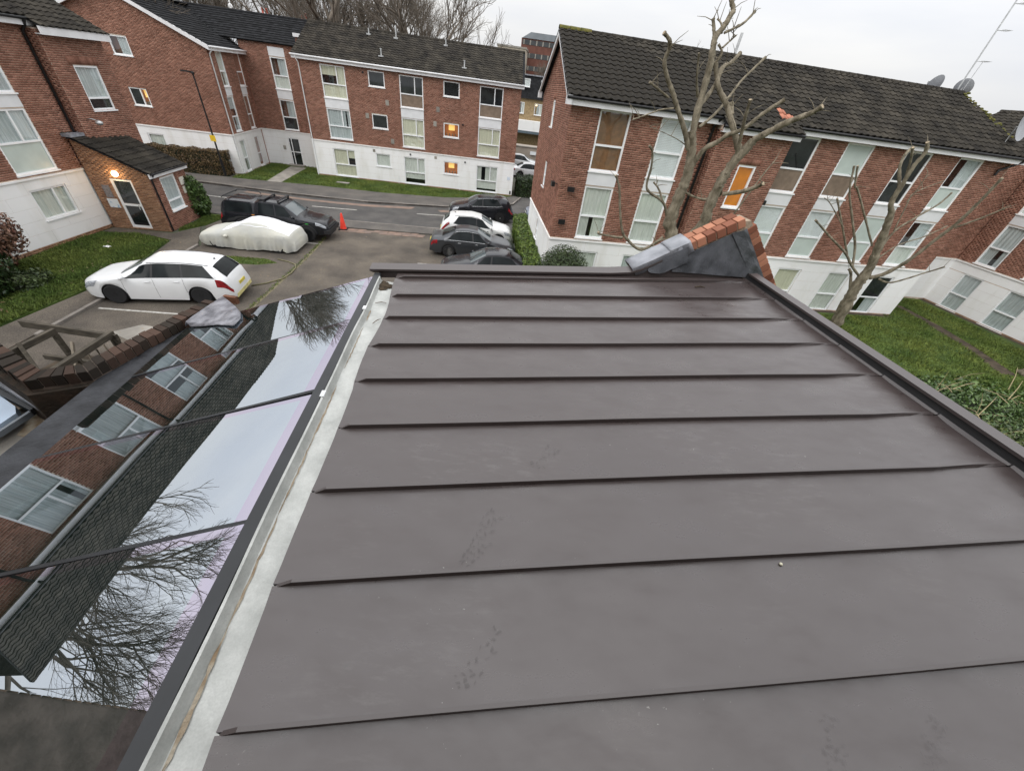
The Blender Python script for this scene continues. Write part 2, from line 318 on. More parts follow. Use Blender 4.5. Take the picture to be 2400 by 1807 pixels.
def window(par, F, u0, u1, z0, z1, rows=((.57, (1,)), (1, (1,))), back='net', sill=.06, d=-.05, fw=.07, name='window', lights=None, framemat=None):
    """rows: ((fraction down, (pane split fractions)), ...). back per pane (row-major list) or one name"""
    fm = framemat or MA['upvc']
    m = MB(); T = F
    H = z1 - z0; Wd = u1 - u0
    def bar(a, b, c, e, da=0., db=0.): m.box((a, d - .05 + da, c), (b, d + .03 + db, e), T)
    bar(u0, u0 + fw, z0, z1); bar(u1 - fw, u1, z0, z1); bar(u0 + fw, u1 - fw, z1 - fw, z1); bar(u0 + fw, u1 - fw, z0, z0 + fw)
    panes = []; top = z1 - fw; lo = z1 - fw; prev = 0.
    for ri, (fr, sp) in enumerate(rows):
        zb = z0 + fw if fr >= .999 else z1 - fr * H + fw * .5
        a = u0 + fw
        for si, s in enumerate(sp):
            b = u1 - fw if s >= .999 else u0 + s * Wd - fw * .5
            panes.append((a, b, zb, top))
            if s < .999: bar(b, b + fw, zb, top, 0, -.004)
            a = b + fw
        if fr < .999: bar(u0 + fw, u1 - fw, zb - fw, zb, 0, -.002)
        top = zb - fw
    w = m.obj(name, fm, par)
    for i, (a, b, c, e) in enumerate(panes):
        bk = back if isinstance(back, str) else back[min(i, len(back) - 1)]
        opaque = bk in ('glassdark', 'frosted', 'brownboard', 'spandrel')
        q = MB()
        if opaque: q.box((a, d - .02, c), (b, d - .008, e), T)
        else: q.add([T(a, d - .012, c), T(b, d - .012, c), T(b, d - .012, e), T(a, d - .012, e)], [(0, 1, 2, 3)])
        q.obj('pane', MA[bk] if opaque else MA['glass'], w, fix=opaque)
        if opaque: continue
        q = MB(); zz = d - .055
        if bk in ('blindw', 'blindb'):
            n = max(3, int((e - c) / .055))
            for k in range(n):
                z = c + (e - c) * k / n
                q.add([T(a, zz + .006, z), T(b, zz + .006, z), T(b, zz - .006, z + (e - c) / n * .93), T(a, zz - .006, z + (e - c) / n * .93)], [(0, 1, 2, 3)])
            q.obj('slatted_blind', MA[bk], w, fix=False)
        elif bk in ('lit', 'orange'):
            dz = .22 if bk == 'lit' else 0; q.box((a - .2, zz - .02 - dz, c - .2), (b + .2, zz - dz, e + .2), T); q.obj('blind' if bk == 'orange' else 'lit_room_wall', MA[bk], w)
            if bk == 'lit':
                q = MB(); q.box((a + (b - a) * .3, zz - .06, c + (e - c) * .5), (a + (b - a) * .74, zz - .05, e + .02), T); q.obj('blind', MA['litblind'], w)
                q = MB()
                for i in range(4): q.lathe([(.03, 0), (.05, .04), (.045, random.uniform(.1, .2)), (.02, .22)], tuple(T(a + (b - a) * (.15 + .22 * i), zz - .06, c - .01)), 7)
                q.obj('sill_clutter', MA['brownboard'], w, kind='stuff')
        elif bk == 'half':
            n = 14; rws = []
            for zq in (c - .05, e + .05): rws.append([T(a + (b - a) * (.42 + .62 * k / n), zz - .03 * (k % 2), zq) for k in range(n + 1)])
            q.grid(rws); q.obj('curtain', MA['curtaing'], w, fix=False)
            q = MB(); q.box((a - .1, zz - .5, c - .1), (b + .1, zz - .48, e + .1), T); q.obj('dark_room', MA['dark'], w)
        else:
            n = max(8, int((b - a) / .05)); r_ = random.random(); parts_ = [(0, 1, c - .05)]; g_ = random.uniform(.3, .5)
            if r_ < .22 and b - a > .4: parts_ = [(0, g_, c - .05), (g_ + random.uniform(.12, .3), 1, c - .05)]
            elif r_ < .34: parts_ = [(0, 1, c + (e - c) * random.uniform(.2, .5))]
            for f0, f1, zl in parts_:
                ph = random.random() * 6; rws = []; q = MB()
                for zq in (zl, (zl + e) / 2, e + .05): rws.append([T(a - .04 + (b - a + .08) * (f0 + (f1 - f0) * k / n), zz + .022 * math.sin(k * 1.9 + ph + .4 * math.sin(k * .7)), zq) for k in range(n + 1)])
                q.grid(rws); q.obj('curtain', MA[bk], w, fix=False, smooth=True)
            if r_ < .34: q = MB(); q.box((a - .1, zz - .3, c - .1), (b + .1, zz - .28, e + .1), T); q.obj('dark_room', MA['dark'], w)
    if sill: q = MB(); q.box((u0 - .04, -.06, z0 - .05), (u1 + .04, sill, z0 - .002), T); q.obj('sill', fm, w)
    return w
# pantile
TW, TG = .30, .335
def tile_unit(flat=False):
    k = 7; V = []; Fs = []
    xs = [i / (k - 1) for i in range(k)]
    zz = [0.0 if flat else .046 * (math.sin((x - .12) * 2 * math.pi) * .5 + .5) ** 1.2 for x in xs]
    for s, o in ((0, -.004), (0, .034), (TG * 1.04, 0.0)):
        for x, z in zip(xs, zz): V.append((x * TW * (1 if not flat else .985), s, z + o))
    for r in range(2):
        for i in range(k - 1): Fs.append((r * k + i, r * k + i + 1, (r + 1) * k + i + 1, (r + 1) * k + i))
    return np.array(V), np.array(Fs)
def tile_roof(par, O, eu, es, width, length, right=None, left=None, mat=None, parts=0, flat=False, name='tile_covering', terra=()):
    """O eave-left corner; eu along the eave; es up the slope. right/left(s)->u limits"""
    O = np.array(O); eu = np.array(Vector(eu).normalized()); es = np.array(Vector(es).normalized()); en = np.cross(eu, es)
    V0, F0 = tile_unit(flat); pos = []
    nr = int(math.ceil(length / TG))
    for j in range(nr):
        s = j * TG
        lo = left(s) if left else 0; hi = right(s) if right else width
        i = 0; u = 0.
        while u < width - .02:
            if u >= lo - .02 and u + TW <= hi + .12: pos.append((u, s, random.gauss(0, .0025)))
            u += TW; i += 1
    pos = np.array(pos)
    basis = np.stack([eu, es, en])
    sel = np.zeros(len(pos), bool)
    if parts:
        d = [float(np.linalg.norm(O + p[0] * eu + p[1] * es - np.array([0, 0, HC]))) for p in pos]
        sel[np.argsort(d)[:parts]] = True
    if parts:
        me = npmesh('roof_tile', V0 @ basis, F0, mat or MA['tile'], True)
        met = npmesh('roof_tile', V0 @ basis, F0, MA['tileterra'], True)
        me.set_sharp_from_angle(angle=R_(50))
        for p in pos[sel]:
            q = O + p[0] * eu + p[1] * es + p[2] * en
            t = any(abs(p[0] - a) < .16 and abs(p[1] - b) < .17 for a, b in terra)
            o = link('roof_tile', met if t else me, par); o.location = q
            o.matrix_parent_inverse = PINV.get(par.name, Matrix())
        pos = pos[~sel]
    if len(pos):
        V = V0[None] + np.stack([pos[:, 0], pos[:, 1], pos[:, 2]], 1)[:, None, :]
        V = V.reshape(-1, 3) @ basis + O
        Fa = (F0[None] + (np.arange(len(pos)) * len(V0))[:, None, None]).reshape(-1, 4)
        me = npmesh(name, V, Fa, mat or MA['tile'], True); me.set_sharp_from_angle(angle=R_(50))
        link(name, me, par, 'stuff')
    # underlay board just below the tiles
    hi0 = right(0) if right else width; hi1 = right(length) if right else width; lo0 = left(0) if left else 0; lo1 = left(length) if left else 0
    q = MB(); P = lambda u, s, n: O + u * eu + s * es + n * en
    q.add([P(lo0, .03, -.03), P(hi0, .03, -.03), P(hi1, length, -.03), P(lo1, length, -.03), P(lo0, .03, -.07), P(hi0, .03, -.07), P(hi1, length, -.07), P(lo1, length, -.07)], [(0, 1, 2, 3), (7, 6, 5, 4), (0, 4, 5, 1), (1, 5, 6, 2), (2, 6, 7, 3), (3, 7, 4, 0)])
    q.obj('roof_board', MA['tileflat'], par)
def ridge_caps(par, a, b, mat=None, r=.11, n=None, name='ridge_cap'):
    a, b = Vector(a), Vector(b); Ln = (b - a).length; n = n or max(1, int(Ln / .45)); t = (b - a) / n; m = MB()
    sd = t.normalized().cross(Vector((0, 0, 1))).normalized()
    for i in range(n):
        p = a + t * i; rows = []
        for q, rr in ((p, r * 1.06), (p + t * .97, r)):
            rows.append([q + sd * (rr * math.cos(math.pi * k / 6)) + Vector((0, 0, rr * math.sin(math.pi * k / 6) * .9 - .03)) for k in range(7)])
        m.grid(rows)
    return m.obj(name, mat or MA['tile'], par, smooth=True, fix=False, kind='stuff')
def pipe(par, pts, r=.04, mat=None, name='downpipe'):
    m = MB(); m.tube(pts, r, 8); o = m.obj(name, mat or MA['black'], par, smooth=True, sharp=50); return o
def bar3(name, par, F, u0, u1, d0, d1, z0, z1, mat):
    m = MB(); m.box((u0, d0, z0), (u1, d1, z1), F); return m.obj(name, mat, par)
def block(name, par, pts, z0, z1, mat):
    m = MB(); m.prism(pts, (z0, z1), lambda a, b, c: (a, b, c)); return m.obj(name, mat, par)
RW2 = ((.57, (1,)), (1, (1,)))
RWC = ((.57, (.64, 1)), (1, (1,)))
# ------------------------------------------------------------------ C: flats across the road (with the gabled wing L2 and stair link)
CF = Fr((-19.13, 35.24), 6.35); CL = 16.82
cb = thing('apartment_block', 'long red brick flats across the road with white ground floor and three window columns', 'apartment block', CF(8, 0, 0))
cols = [(1.6, 3.4, 'b'), (5.1, 6.32, 's'), (7.43, 9.22, 'b'), (10.78, 12.03, 's'), (13.6, 15.44, 'b')]
ch = []; cw = []
bks = {(0, 2): 'curtain', (0, 1): 'curtaing', (0, 0): 'curtain', (1, 2): 'glassdark', (1, 1): 'glassdark', (1, 0): 'net', (2, 2): ['glassdark', 'glassdark', 'brownboard'], (2, 1): 'curtain', (2, 0): 'net', (3, 2): 'glassdark', (3, 1): 'lit', (3, 0): 'lit', (4, 2): ['glassdark', 'glassdark', 'brownboard'], (4, 1): 'curtain', (4, 0): 'net'}
for ci, (a, b, t) in enumerate(cols):
    for fl, zt in ((2, 7.6), (1, 4.93), (0, 2.22)):
        zb = zt - (2.0 if t == 'b' else .95)
        ch.append((a, b, zb, zt)); cw.append((a, b, zb, zt, t, bks[(ci, fl)], fl))
up = [h for h in ch if h[2] > 2.5]; dn = [h for h in ch if h[2] < 2.5]
sp_ = [(a, b, 4.99, 5.55) for a, b, t in cols if t == 'b']
wallplane('wall', cb, CF, 0, CL, 0, 7.9, ch)
brickwork(cb, CF, 0, CL, 2.72, 7.85, up + [(a, b, c - .06, d + .03) for a, b, c, d in sp_])
brickwork(cb, CF, 0, CL, 0, .18, (), name='brick_plinth', mat=MA['brickbuff'])
panels(cb, CF, 0, CL, .18, 2.62, dn, 5, 2.6, .015)
bar3('band_course', cb, CF, -.02, CL + .02, -.01, .05, 2.63, 2.7, MA['white'])
for a, b, c, d in sp_: bar3('spandrel_panel', cb, CF, a, b, -.02, .012, c - .04, d, MA['spandrel'])
for a, b, c, d, t, bk, fl in cw:
    window(cb, CF, a, b, c, d, RWC if t == 'b' else ((1, (1,)),), bk)
wcut = CF.n
block('wall_core', cb, [tuple(CF(.02, -.6, 0))[:2], tuple(CF(CL, -.6, 0))[:2], tuple(CF(CL, -7.9, 0))[:2], tuple(CF(.02, -7.9, 0))[:2]], 0, 7.8, MA['brick'])
CRt = Fr(CF(CL, 0, 0), 6.35 + 90)
wallplane('wall', cb, CRt, 0, 8.2, 0, 7.9, (), MA['mortar'], gable=[(0, 7.9), (8.2, 7.9), (4.1, 10.0)])
brickwork(cb, CRt, 0, 8.2, 0, 9.9, (), lambda z: (0, 8.2) if z < 7.9 else ((z - 7.9) * 1.95, 8.2 - (z - 7.9) * 1.95))
def gable_roof(par, F, u0, u1, depth, ze, zr, over=.3, parts=0, right=None, mat=None, terra=(), back=True, flat=False):
    sl = Vector((0, 0, zr - ze)) - F.n * (depth / 2 + over); ln = sl.length
    tile_roof(par, F(u0, over, ze), F.u, sl, u1 - u0, ln, right=right, mat=mat, parts=parts, terra=terra, flat=flat)
    m = MB(); e = .05
    m.add([F(u0, -depth / 2, zr), F(u1, -depth / 2, zr), F(u1, -depth - over, ze), F(u0, -depth - over, ze), F(u0, -depth / 2, zr - e), F(u1, -depth / 2, zr - e), F(u1, -depth - over, ze - e), F(u0, -depth - over, ze - e)], [(0, 1, 2, 3), (4, 7, 6, 5), (0, 4, 5, 1), (1, 5, 6, 2), (2, 6, 7, 3), (3, 7, 4, 0)])
    if back: m.obj('rear_roof_slope', MA['tileflat'], par)
gable_roof(cb, CF, -.25, CL + .2, 8.2, 7.98, 10.1)
ridge_caps(cb, CF(-.25, -4.1, 10.12), CF(CL + .2, -4.1, 10.12))
bar3('fascia_board', cb, CF, -.25, CL + .2, .2, .27, 7.72, 7.98, MA['fascia'])
bar3('soffit', cb, CF, -.25, CL + .2, 0, .2, 7.72, 7.75, MA['fascia'])
m = MB(); m.tube([CF(-.3, .33, 7.93), CF(CL + .2, .33, 7.93)], .055, 8); m.obj('gutter', MA['fascia'], cb, smooth=True)
pipe(cb, [CF(.06, .33, 7.9), CF(.06, .3, 7.75), CF(.1, .06, 7.5), CF(.1, .06, .1)], .04, MA['upvc'])
for u, z in ((6.05, 8.5), (12.3, 8.5)):
    m = MB(); dd = .3 - (z - 7.98) * 2.08; m.box((u - .18, dd - .1, z - .02), (u + .18, dd + .2, z + .06), CF); m.tube([CF(u, dd, z), CF(u, dd, z + .42)], .05, 8); m.lathe([(.08, 0), (.08, .06)], tuple(CF(u, dd, z + .42)), 8); m.obj('roof_vent', MA['steel'], cb)
for u in (4.6, 6.7, 10.6):
    dd = .3 - (9.75 - 7.98) * 2.08; m = MB(); m.box((u - .15, dd - .1, 9.74), (u + .15, dd + .2, 9.84), CF); m.tube([CF(u, dd, 9.8), CF(u, dd, 10.15 + (.4 if u == 6.7 else 0))], .045, 8); m.obj('roof_vent', MA['steel'], cb)
for u, z in ((6.4, 5.75), (10.35, 5.75), (4.75, 4.75), (10.1, 4.78), (6.6, 3.2)): bar3('air_grille', cb, CF, u - .13, u + .13, -.005, .025, z - .17, z + .17, MA['concrete'])
for u, z in ((4.75, 7.42), (12.35, 4.95), (8.0, 2.42), (12.6, 2.32)): m = MB(); m.lathe([(.07, -.03), (.07, .05), (.045, .055)], (0, 0, 0), 10, 'y'); o = m.obj('flue_outlet', MA['black'], cb); me = o.data; me.transform(Matrix.Translation(CF(u, 0, z)) @ Matrix.Rotation(R_(6.35 + 180), 4, 'Z'))
for u, z in ((5.0, 2.38), (10.1, 2.4)): bar3('air_grille', cb, CF, u - .1, u + .1, 0, .02, z - .1, z + .1, MA['concrete'])
bar3('notice', cb, CF, 16.32, 16.55, .01, .03, 1.35, 1.6, M('notice_pale_blue', (.5, .6, .72), .5, .3, 25, col2=(.8, .84, .88)))
bar3('meter_box', cb, CF, 16.6, 16.72, .01, .05, .25, .5, MA['dark'])
for u in (6.9, 12.2): pipe(cb, [CF(u, .06, .05), CF(u, .06, .75)], .02, MA['upvc'], 'vent_pipe')
# ---- L2 wing
LG = Fr((-23.47, 31.9), 7.0)     # u negative to the left
lw = thing('gabled_wing', 'red brick gable end with two small windows beside the long flats', 'apartment block', LG(-5, -4, 0))
lh = [(-6.1, -4.92, 6.62, 7.62), (-6.1, -4.95, 3.87, 4.9), (-6.1, -4.95, 1.2, 2.2)]
wallplane('wall', lw, LG, -10.6, 0, 0, 7.7, lh, gable=[(-10.6, 7.7), (0, 7.7), (-5.3, 10.1)])
brickwork(lw, LG, -10.6, 0, 2.72, 10.05, lh, lambda z: (-10.6, 0) if z < 7.7 else (-10.6 + (z - 7.7) * 2.2, -(z - 7.7) * 2.2))
panels(lw, LG, -10.6, 0, .1, 2.62, lh[2:], 5, 2.4, .015)
bar3('band_course', lw, LG, -10.6, .03, -.01, .05, 2.63, 2.7, MA['white'])
window(lw, LG, *lh[0], ((1, (1,)),), 'half'); window(lw, LG, *lh[1], ((1, (.62, 1)),), ['glassdark', 'lit']); window(lw, LG, *lh[2], ((1, (1,)),), 'net')
LS = Fr((-23.47, 31.9), 101.4); SL = 5.5
sh = [(1.0, 1.95, 5.55, 7.55), (3.65, 4.7, 5.55, 7.55), (.9, 1.9, 2.82, 4.97), (3.6, 4.5, 2.82, 4.97), (.88, 1.75, .12, 2.25), (3.6, 4.4, .12, 2.25)]
wallplane('wall', lw, LS, 0, SL, 0, 7.75, sh)
brickwork(lw, LS, 0, SL, 2.72, 7.75, sh[:4] + [(1, 1.95, 4.9, 5.6), (3.62, 4.6, 4.9, 5.6)])
panels(lw, LS, 0, SL, .1, 2.62, sh[4:], 5, 2.4, .015)
bar3('band_course', lw, LS, -.03, SL, -.01, .05, 2.63, 2.7, MA['white'])
for a in (1.0, 3.62): bar3('spandrel_panel', lw, LS, a, a + .95, -.02, .012, 5.0, 5.5, MA['spandrel'])
for i, h in enumerate(sh): window(lw, LS, *h, RW2, ['net', 'curtaing', 'curtaing', 'net', 'net', 'curtaing'][i])
ST = Fr((-24.55, 37.25), 6.35); SW = 5.6
th_ = [(2.03, 3.24, 5.6, 7.6), (2.05, 3.23, 2.82, 4.9), (2.06, 3.02, .1, 2.22)]
wallplane('wall', lw, ST, -.1, SW, 0, 8.45, th_)
brickwork(lw, ST, -.1, SW, 2.72, 8.45, th_[:2] + [(2.03, 3.24, 4.85, 5.65), (2.03, 3.24, 7.55, 8.2)])
panels(lw, ST, -.1, SW, .1, 2.62, th_[2:], 5, 2.4, .015)
bar3('band_course', lw, ST, -.1, SW, -.01, .05, 2.63, 2.7, MA['white'])
for z0, z1 in ((4.95, 5.55), (7.65, 8.2)): bar3('spandrel_panel', lw, ST, 2.03, 3.24, -.02, .012, z0, z1, MA['spandrel'])
window(lw, ST, *th_[0], RW2, ['half', 'net']); window(lw, ST, *th_[1], RW2, ['half', 'glassdark'])
window(lw, ST, *th_[2], ((.5, (.28, 1)), (1, (.28, 1))), 'glassdark', sill=0, name='door')
bar3('entry_panel', lw, ST, 1.55, 1.77, .01, .05, 1.28, 1.58, MA['concrete'])
# wing roof: slope facing right (towards +u of the gable), ridge runs back
slp = Vector((0, 0, 2.4)) - LG.u * 5.5; eo = LG(.3, .28, 7.72)
tile_roof(lw, eo, LS.u, slp, 13.5, slp.length, mat=MA['tileflat'], flat=True, left=lambda s: 0, right=lambda s: min(9.5, 6.1 + s * .55))
tile_roof(lw, ST(-11, .22, 8.42), ST.u, Vector((0, 0, 1.75)) - ST.n * 3.7, 15.6, 4.1, mat=MA['tileflat'], flat=True)
ridge_caps(lw, ST(-11, -3.5, 10.18), ST(4.6, -3.5, 10.18), MA['tileflat'])
m = MB(); e = .05
m.add([LG(-5.3, .28, 10.12), LG(-10.9, .28, 7.72), LG(-10.9, -14, 7.72), LG(-5.3, -14, 10.12)], [(0, 1, 2, 3)]); m.obj('rear_roof_slope', MA['tileflat'], lw, fix=False)
ridge_caps(lw, LG(-5.25, .28, 10.12), LG(-5.25, .28, 10.12) + LS.u * 9, MA['tileflat'])
for s, (ua, za, ub, zb) in enumerate(((.32, 7.6, -5.3, 10.1), (-10.95, 7.6, -5.3, 10.1))):
    m = MB(); m.add([LG(ua, .2, za - .1), LG(ub, .2, zb - .17), LG(ub, .2, zb + .04), LG(ua, .2, za + .14), LG(ua, .3, za - .1), LG(ub, .3, zb - .17), LG(ub, .3, zb + .04), LG(ua, .3, za + .14)], [(0, 1, 2, 3), (4, 7, 6, 5), (0, 4, 5, 1), (2, 6, 7, 3), (1, 5, 6, 2), (0, 3, 7, 4)]); m.obj('barge_board', MA['fascia'], lw)
bar3('fascia_board', lw, LS, -.2, SL + .6, .24, .31, 7.5, 7.74, MA['fascia'])
m = MB(); m.tube([LS(-.28, .37, 7.7), LS(SL + .7, .37, 7.7)], .055, 8); m.obj('gutter', MA['fascia'], lw, smooth=True)
pipe(lw, [LS(-.05, .36, 7.66), LS(-.02, .3, 7.5), LS(.12, .07, 7.3), LS(.12, .07, .1)], .04, MA['upvc'])
bar3('fascia_board', lw, ST, 4.2, 5.3, -.05, .1, 8.98, 9.2, MA['fascia']); brickwork(lw, ST, 4.3, 5.6, 8.45, 9.0)
block('wall_core', lw, [tuple(p)[:2] for p in (LG(-10.6, -.4, 0), LG(-.4, -.4, 0), LG(-.4, -12, 0), LG(-10.6, -12, 0))], 0, 7.6, MA['brick'])
block('wall_core', lw, [tuple(p)[:2] for p in (ST(0, -.4, 0), ST(SW, -.4, 0), ST(SW, -6, 0), ST(0, -6, 0))], 0, 8.4, MA['brick'])
# ------------------------------------------------------------------ L: flats at left
LF = Fr((-20.99, 14.65), 94.97)
la = thing('flats_with_porch', 'red brick flats with white panelled base and tile roofed entrance porch', 'apartment block', LF(0, -4, 0))
lcols = [(-9.6, -7.8), (-6.2, -4.4), (-2.7, -.9), (.8, 2.57)]
la_h = []
for k, (a, b) in enumerate(lcols):
    la_h += [(a, b, 5.45, 7.5), (a, b, 2.77, 4.95), (a + .06, b - .1, 1.04, 2.2)]
LU0, LU1 = -12.5, 4.25
wallplane('wall', la, LF, LU0, LU1, 0, 7.7, la_h)
brickwork(la, LF, LU0, LU1, 2.68, 7.7, [h for h in la_h if h[2] > 2] + [(a, b, 4.9, 5.5) for a, b in lcols])
brickwork(la, LF, LU0, LU1, 0, .16, (), name='brick_plinth', mat=MA['brickbuff'])
panels(la, LF, LU0, 3.95, .16, 2.56, [h for h in la_h if h[2] < 2], 5, 1.9, .02)
bar3('band_course', la, LF, LU0, 3.97, -.01, .06, 2.57, 2.64, MA['white'])
for k, (a, b) in enumerate(lcols):
    bar3('spandrel_panel', la, LF, a, b, -.02, .012, 4.99, 5.4, MA['spandrel'])
    window(la, LF, a, b, 5.45, 7.5, ((.5, (.6, 1)), (1, (1,))), 'curtaing'); window(la, LF, a, b, 2.77, 4.95, ((.51, (.6, 1)), (1, (1,))), ['curtaing', 'curtaing', 'frosted'])
    window(la, LF, a + .06, b - .1, 1.04, 2.2, ((1, (.62, 1)),), M('x', (0, 0, 0)) and 'net')
LP = Fr(LF(0, .42, 0), 94.97)    # projecting stair bay
lp_h = [(5.22, 6.46, 4.81, 6.43)]
wallplane('wall', la, LP, 4.25, 7.25, 0, 7.55, lp_h)
brickwork(la, LP, 4.25, 7.25, 2.5, 7.5, lp_h + [(5.22, 6.46, 6.43, 6.72)])
boxr = [(5.05 + i * .08, 5.12 + i * .08, 6.45, 6.72) for i in range(19)]
link('soldier_course', boxes_mesh('soldier_course', LP, boxr, -.01, .012, MA['brick']), la, 'stuff')
window(la, LP, *lp_h[0], ((.72, (1,)), (1, (1,))), ['curtaing', 'glassdark'])
LPs = Fr(LF(4.25, 0, 0), 4.97)
wallplane('wall', la, LPs, 0, .42, 0, 7.55); brickwork(la, LPs, 0, .42, 2.5, 7.5)
block('wall_core', la, [tuple(p)[:2] for p in (LF(LU0, -.4, 0), LF(7.2, -.4, 0), LF(7.2, -8, 0), LF(LU0, -8, 0))], 0, 7.5, MA['brick'])
ends = Fr(LF(7.25, .42, 0), 184.97)
wallplane('wall', la, ends, 0, 8.4, 0, 7.5, gable=[(0, 7.5), (8.4, 7.5), (4.3, 9.7)])
slL = Vector((0, 0, 2.35)) - LF.n * 4.7
tile_roof(la, LF(LU0 - .2, .32, 7.86), LF.u, slL, 17.1, slL.length)
tile_roof(la, LF(4.2, .78, 7.62), LF.u, slL, 3.3, slL.length + .5)
ridge_caps(la, LF(LU0 - .2, -4.35, 10.2), LF(7.4, -4.35, 10.2))
m = MB(); m.add([LF(LU0, -4.3, 10.18), LF(7.4, -4.3, 10.18), LF(7.4, -8.8, 7.8), LF(LU0, -8.8, 7.8)], [(0, 1, 2, 3)]); m.obj('rear_roof_slope', MA['tileflat'], la, fix=False)
bar3('fascia_board', la, LF, LU0 - .2, 4.45, .24, .3, 7.58, 7.84, MA['fascia']); bar3('soffit', la, LF, LU0, 4.4, 0, .24, 7.58, 7.61, MA['fascia'])
bar3('fascia_board', la, LF, 4.15, 7.5, .68, .74, 7.36, 7.62, MA['fascia']); bar3('soffit', la, LF, 4.2, 7.45, .42, .68, 7.36, 7.39, MA['fascia'])
m = MB(); m.tube([LF(LU0, .38, 7.8), LF(4.4, .38, 7.8)], .05, 8); m.obj('gutter', MA['black'], la, smooth=True)
pipe(la, [LF(4.08, .38, 7.78), LF(4.08, .3, 7.6), LF(4.1, .08, 7.4), LF(4.05, .08, .05)], .05)
for u in (-11, -4): pipe(la, [LF(u, .36, 7.78), LF(u, .08, 7.4), LF(u, .08, .05)], .045)
# bay wall lamp, small satellite bracket
m = MB(); m.tube([LP(4.62, 0, 4.5), LP(4.62, .2, 4.55), LP(4.75, .3, 4.5)], .02, 6); m.lathe([(.02, .12), (.13, .06), (.15, 0), (.1, -.06)], tuple(LP(4.8, .34, 4.38)), 10); m.obj('wall_lamp', MA['steel'], la, smooth=True)
# porch (door wall faces the camera)
PO = (-21.21, 18.27); PF = Fr(PO, 8.86); PWd = 2.66
PRt = Fr(PF(PWd, 0, 0), 101.0); PL = 2.85
ph = [(.88, 1.82, .1, 2.33)]
po = lambda u: 4.0 - (u / PWd) * 1.35
m_ = wallplane('porch_wall', la, PF, 0, PWd, 0, 2.65, ph, gable=[(0, 2.65), (PWd, 2.65), (0, 3.95)])
brickwork(la, PF, 0, PWd, 0, 3.9, ph, lambda z: (0, PWd) if z < 2.6 else (0, max(.01, PWd * (3.95 - z) / 1.32)), mat=MA['brickbuff'], name='porch_brickwork')
pr_h = [(.7, 1.9, .82, 2.36)]
wallplane('porch_wall', la, PRt, 0, PL, 0, 2.6, pr_h); brickwork(la, PRt, 0, PL, 0, 2.55, pr_h, mat=MA['brick'], name='porch_brickwork')
window(la, PRt, *pr_h[0], ((.7, (1,)), (1, (1,))), 'curtaing')
window(la, PF, *ph[0], ((.52, (1,)), (1, (1,))), 'glassdark', sill=0, name='door', fw=.1)
m = MB(); m.tube([PF(1.68, .0, 1.2), PF(1.68, .06, 1.2), PF(1.68, .06, 1.0)], .018, 6); m.obj('door_handle', MA['steel'], la)
bar3('fascia_board', la, PRt, -.15, PL + .1, .12, .17, 2.48, 2.68, MA['fascia'])
slp2 = Vector((0, 0, 1.32)) - PF.u * (PWd + .28); 
tile_roof(la, PF(PWd + .22, .14, 2.68), PRt.u, slp2, 3.05, slp2.length)
m = MB(); m.box((-.06, -2.9, 3.9), (.3, .2, 4.02), PF); m.obj('lead_flashing', MA['lead'], la)
m = MB(); m.tube([PRt(-.1, .22, 2.66), PRt(PL + .1, .22, 2.66)], .045, 8); m.obj('gutter', MA['black'], la, smooth=True)
pipe(la, [PRt(.05, .22, 2.62), PRt(.05, .07, 2.4), PRt(.05, .07, .05)], .038)
m = MB(); m.lathe([(.12, -.02), (.13, .05), (.11, .09), (.05, .1)], (0, 0, 0), 14, 'y'); o = m.obj('bulkhead_lamp', MA['bulb'], la, smooth=True); o.data.transform(Matrix.Translation(PF(1.28, .02, 2.55)) @ Matrix.Rotation(R_(8.86 + 180), 4, 'Z'))
bar3('notice_board', la, PF, .4, .72, .012, .03, 1.45, 2.0, M('notice_grey', (.22, .2, .2), .4, .25, 14))
bar3('notice_board', la, PF, .34, .8, .012, .03, 1.0, 1.4, M('notice_white_blue', (.75, .78, .8), .4, .2, 9, col2=(.25, .42, .6), ramp=(.58, .66)))
for u0, u1, z0, z1 in ((2.15, 2.55, 1.78, 2.14), (2.18, 2.5, 1.38, 1.7)): bar3('notice_board', la, PRt, u0, u1, .012, .03, z0, z1, M('notice_cream', (.68, .66, .58), .5, .12, 12))
pl_ = bpy.data.lights.new('porch_light', 'POINT'); pl_.energy = 12; pl_.color = (1, .65, .3); pl_.shadow_soft_size = .1
plo = bpy.data.objects.new('porch_light', pl_); COL.objects.link(plo); plo.location = PF(1.28, .22, 2.55)
block('porch_core', la, [tuple(p)[:2] for p in (PF(0, -.5, 0), PF(PWd - .5, -.5, 0), PF(PWd - .5, -2.6, 0), PF(0, -2.6, 0))], 0, 2.5, MA['dark'])
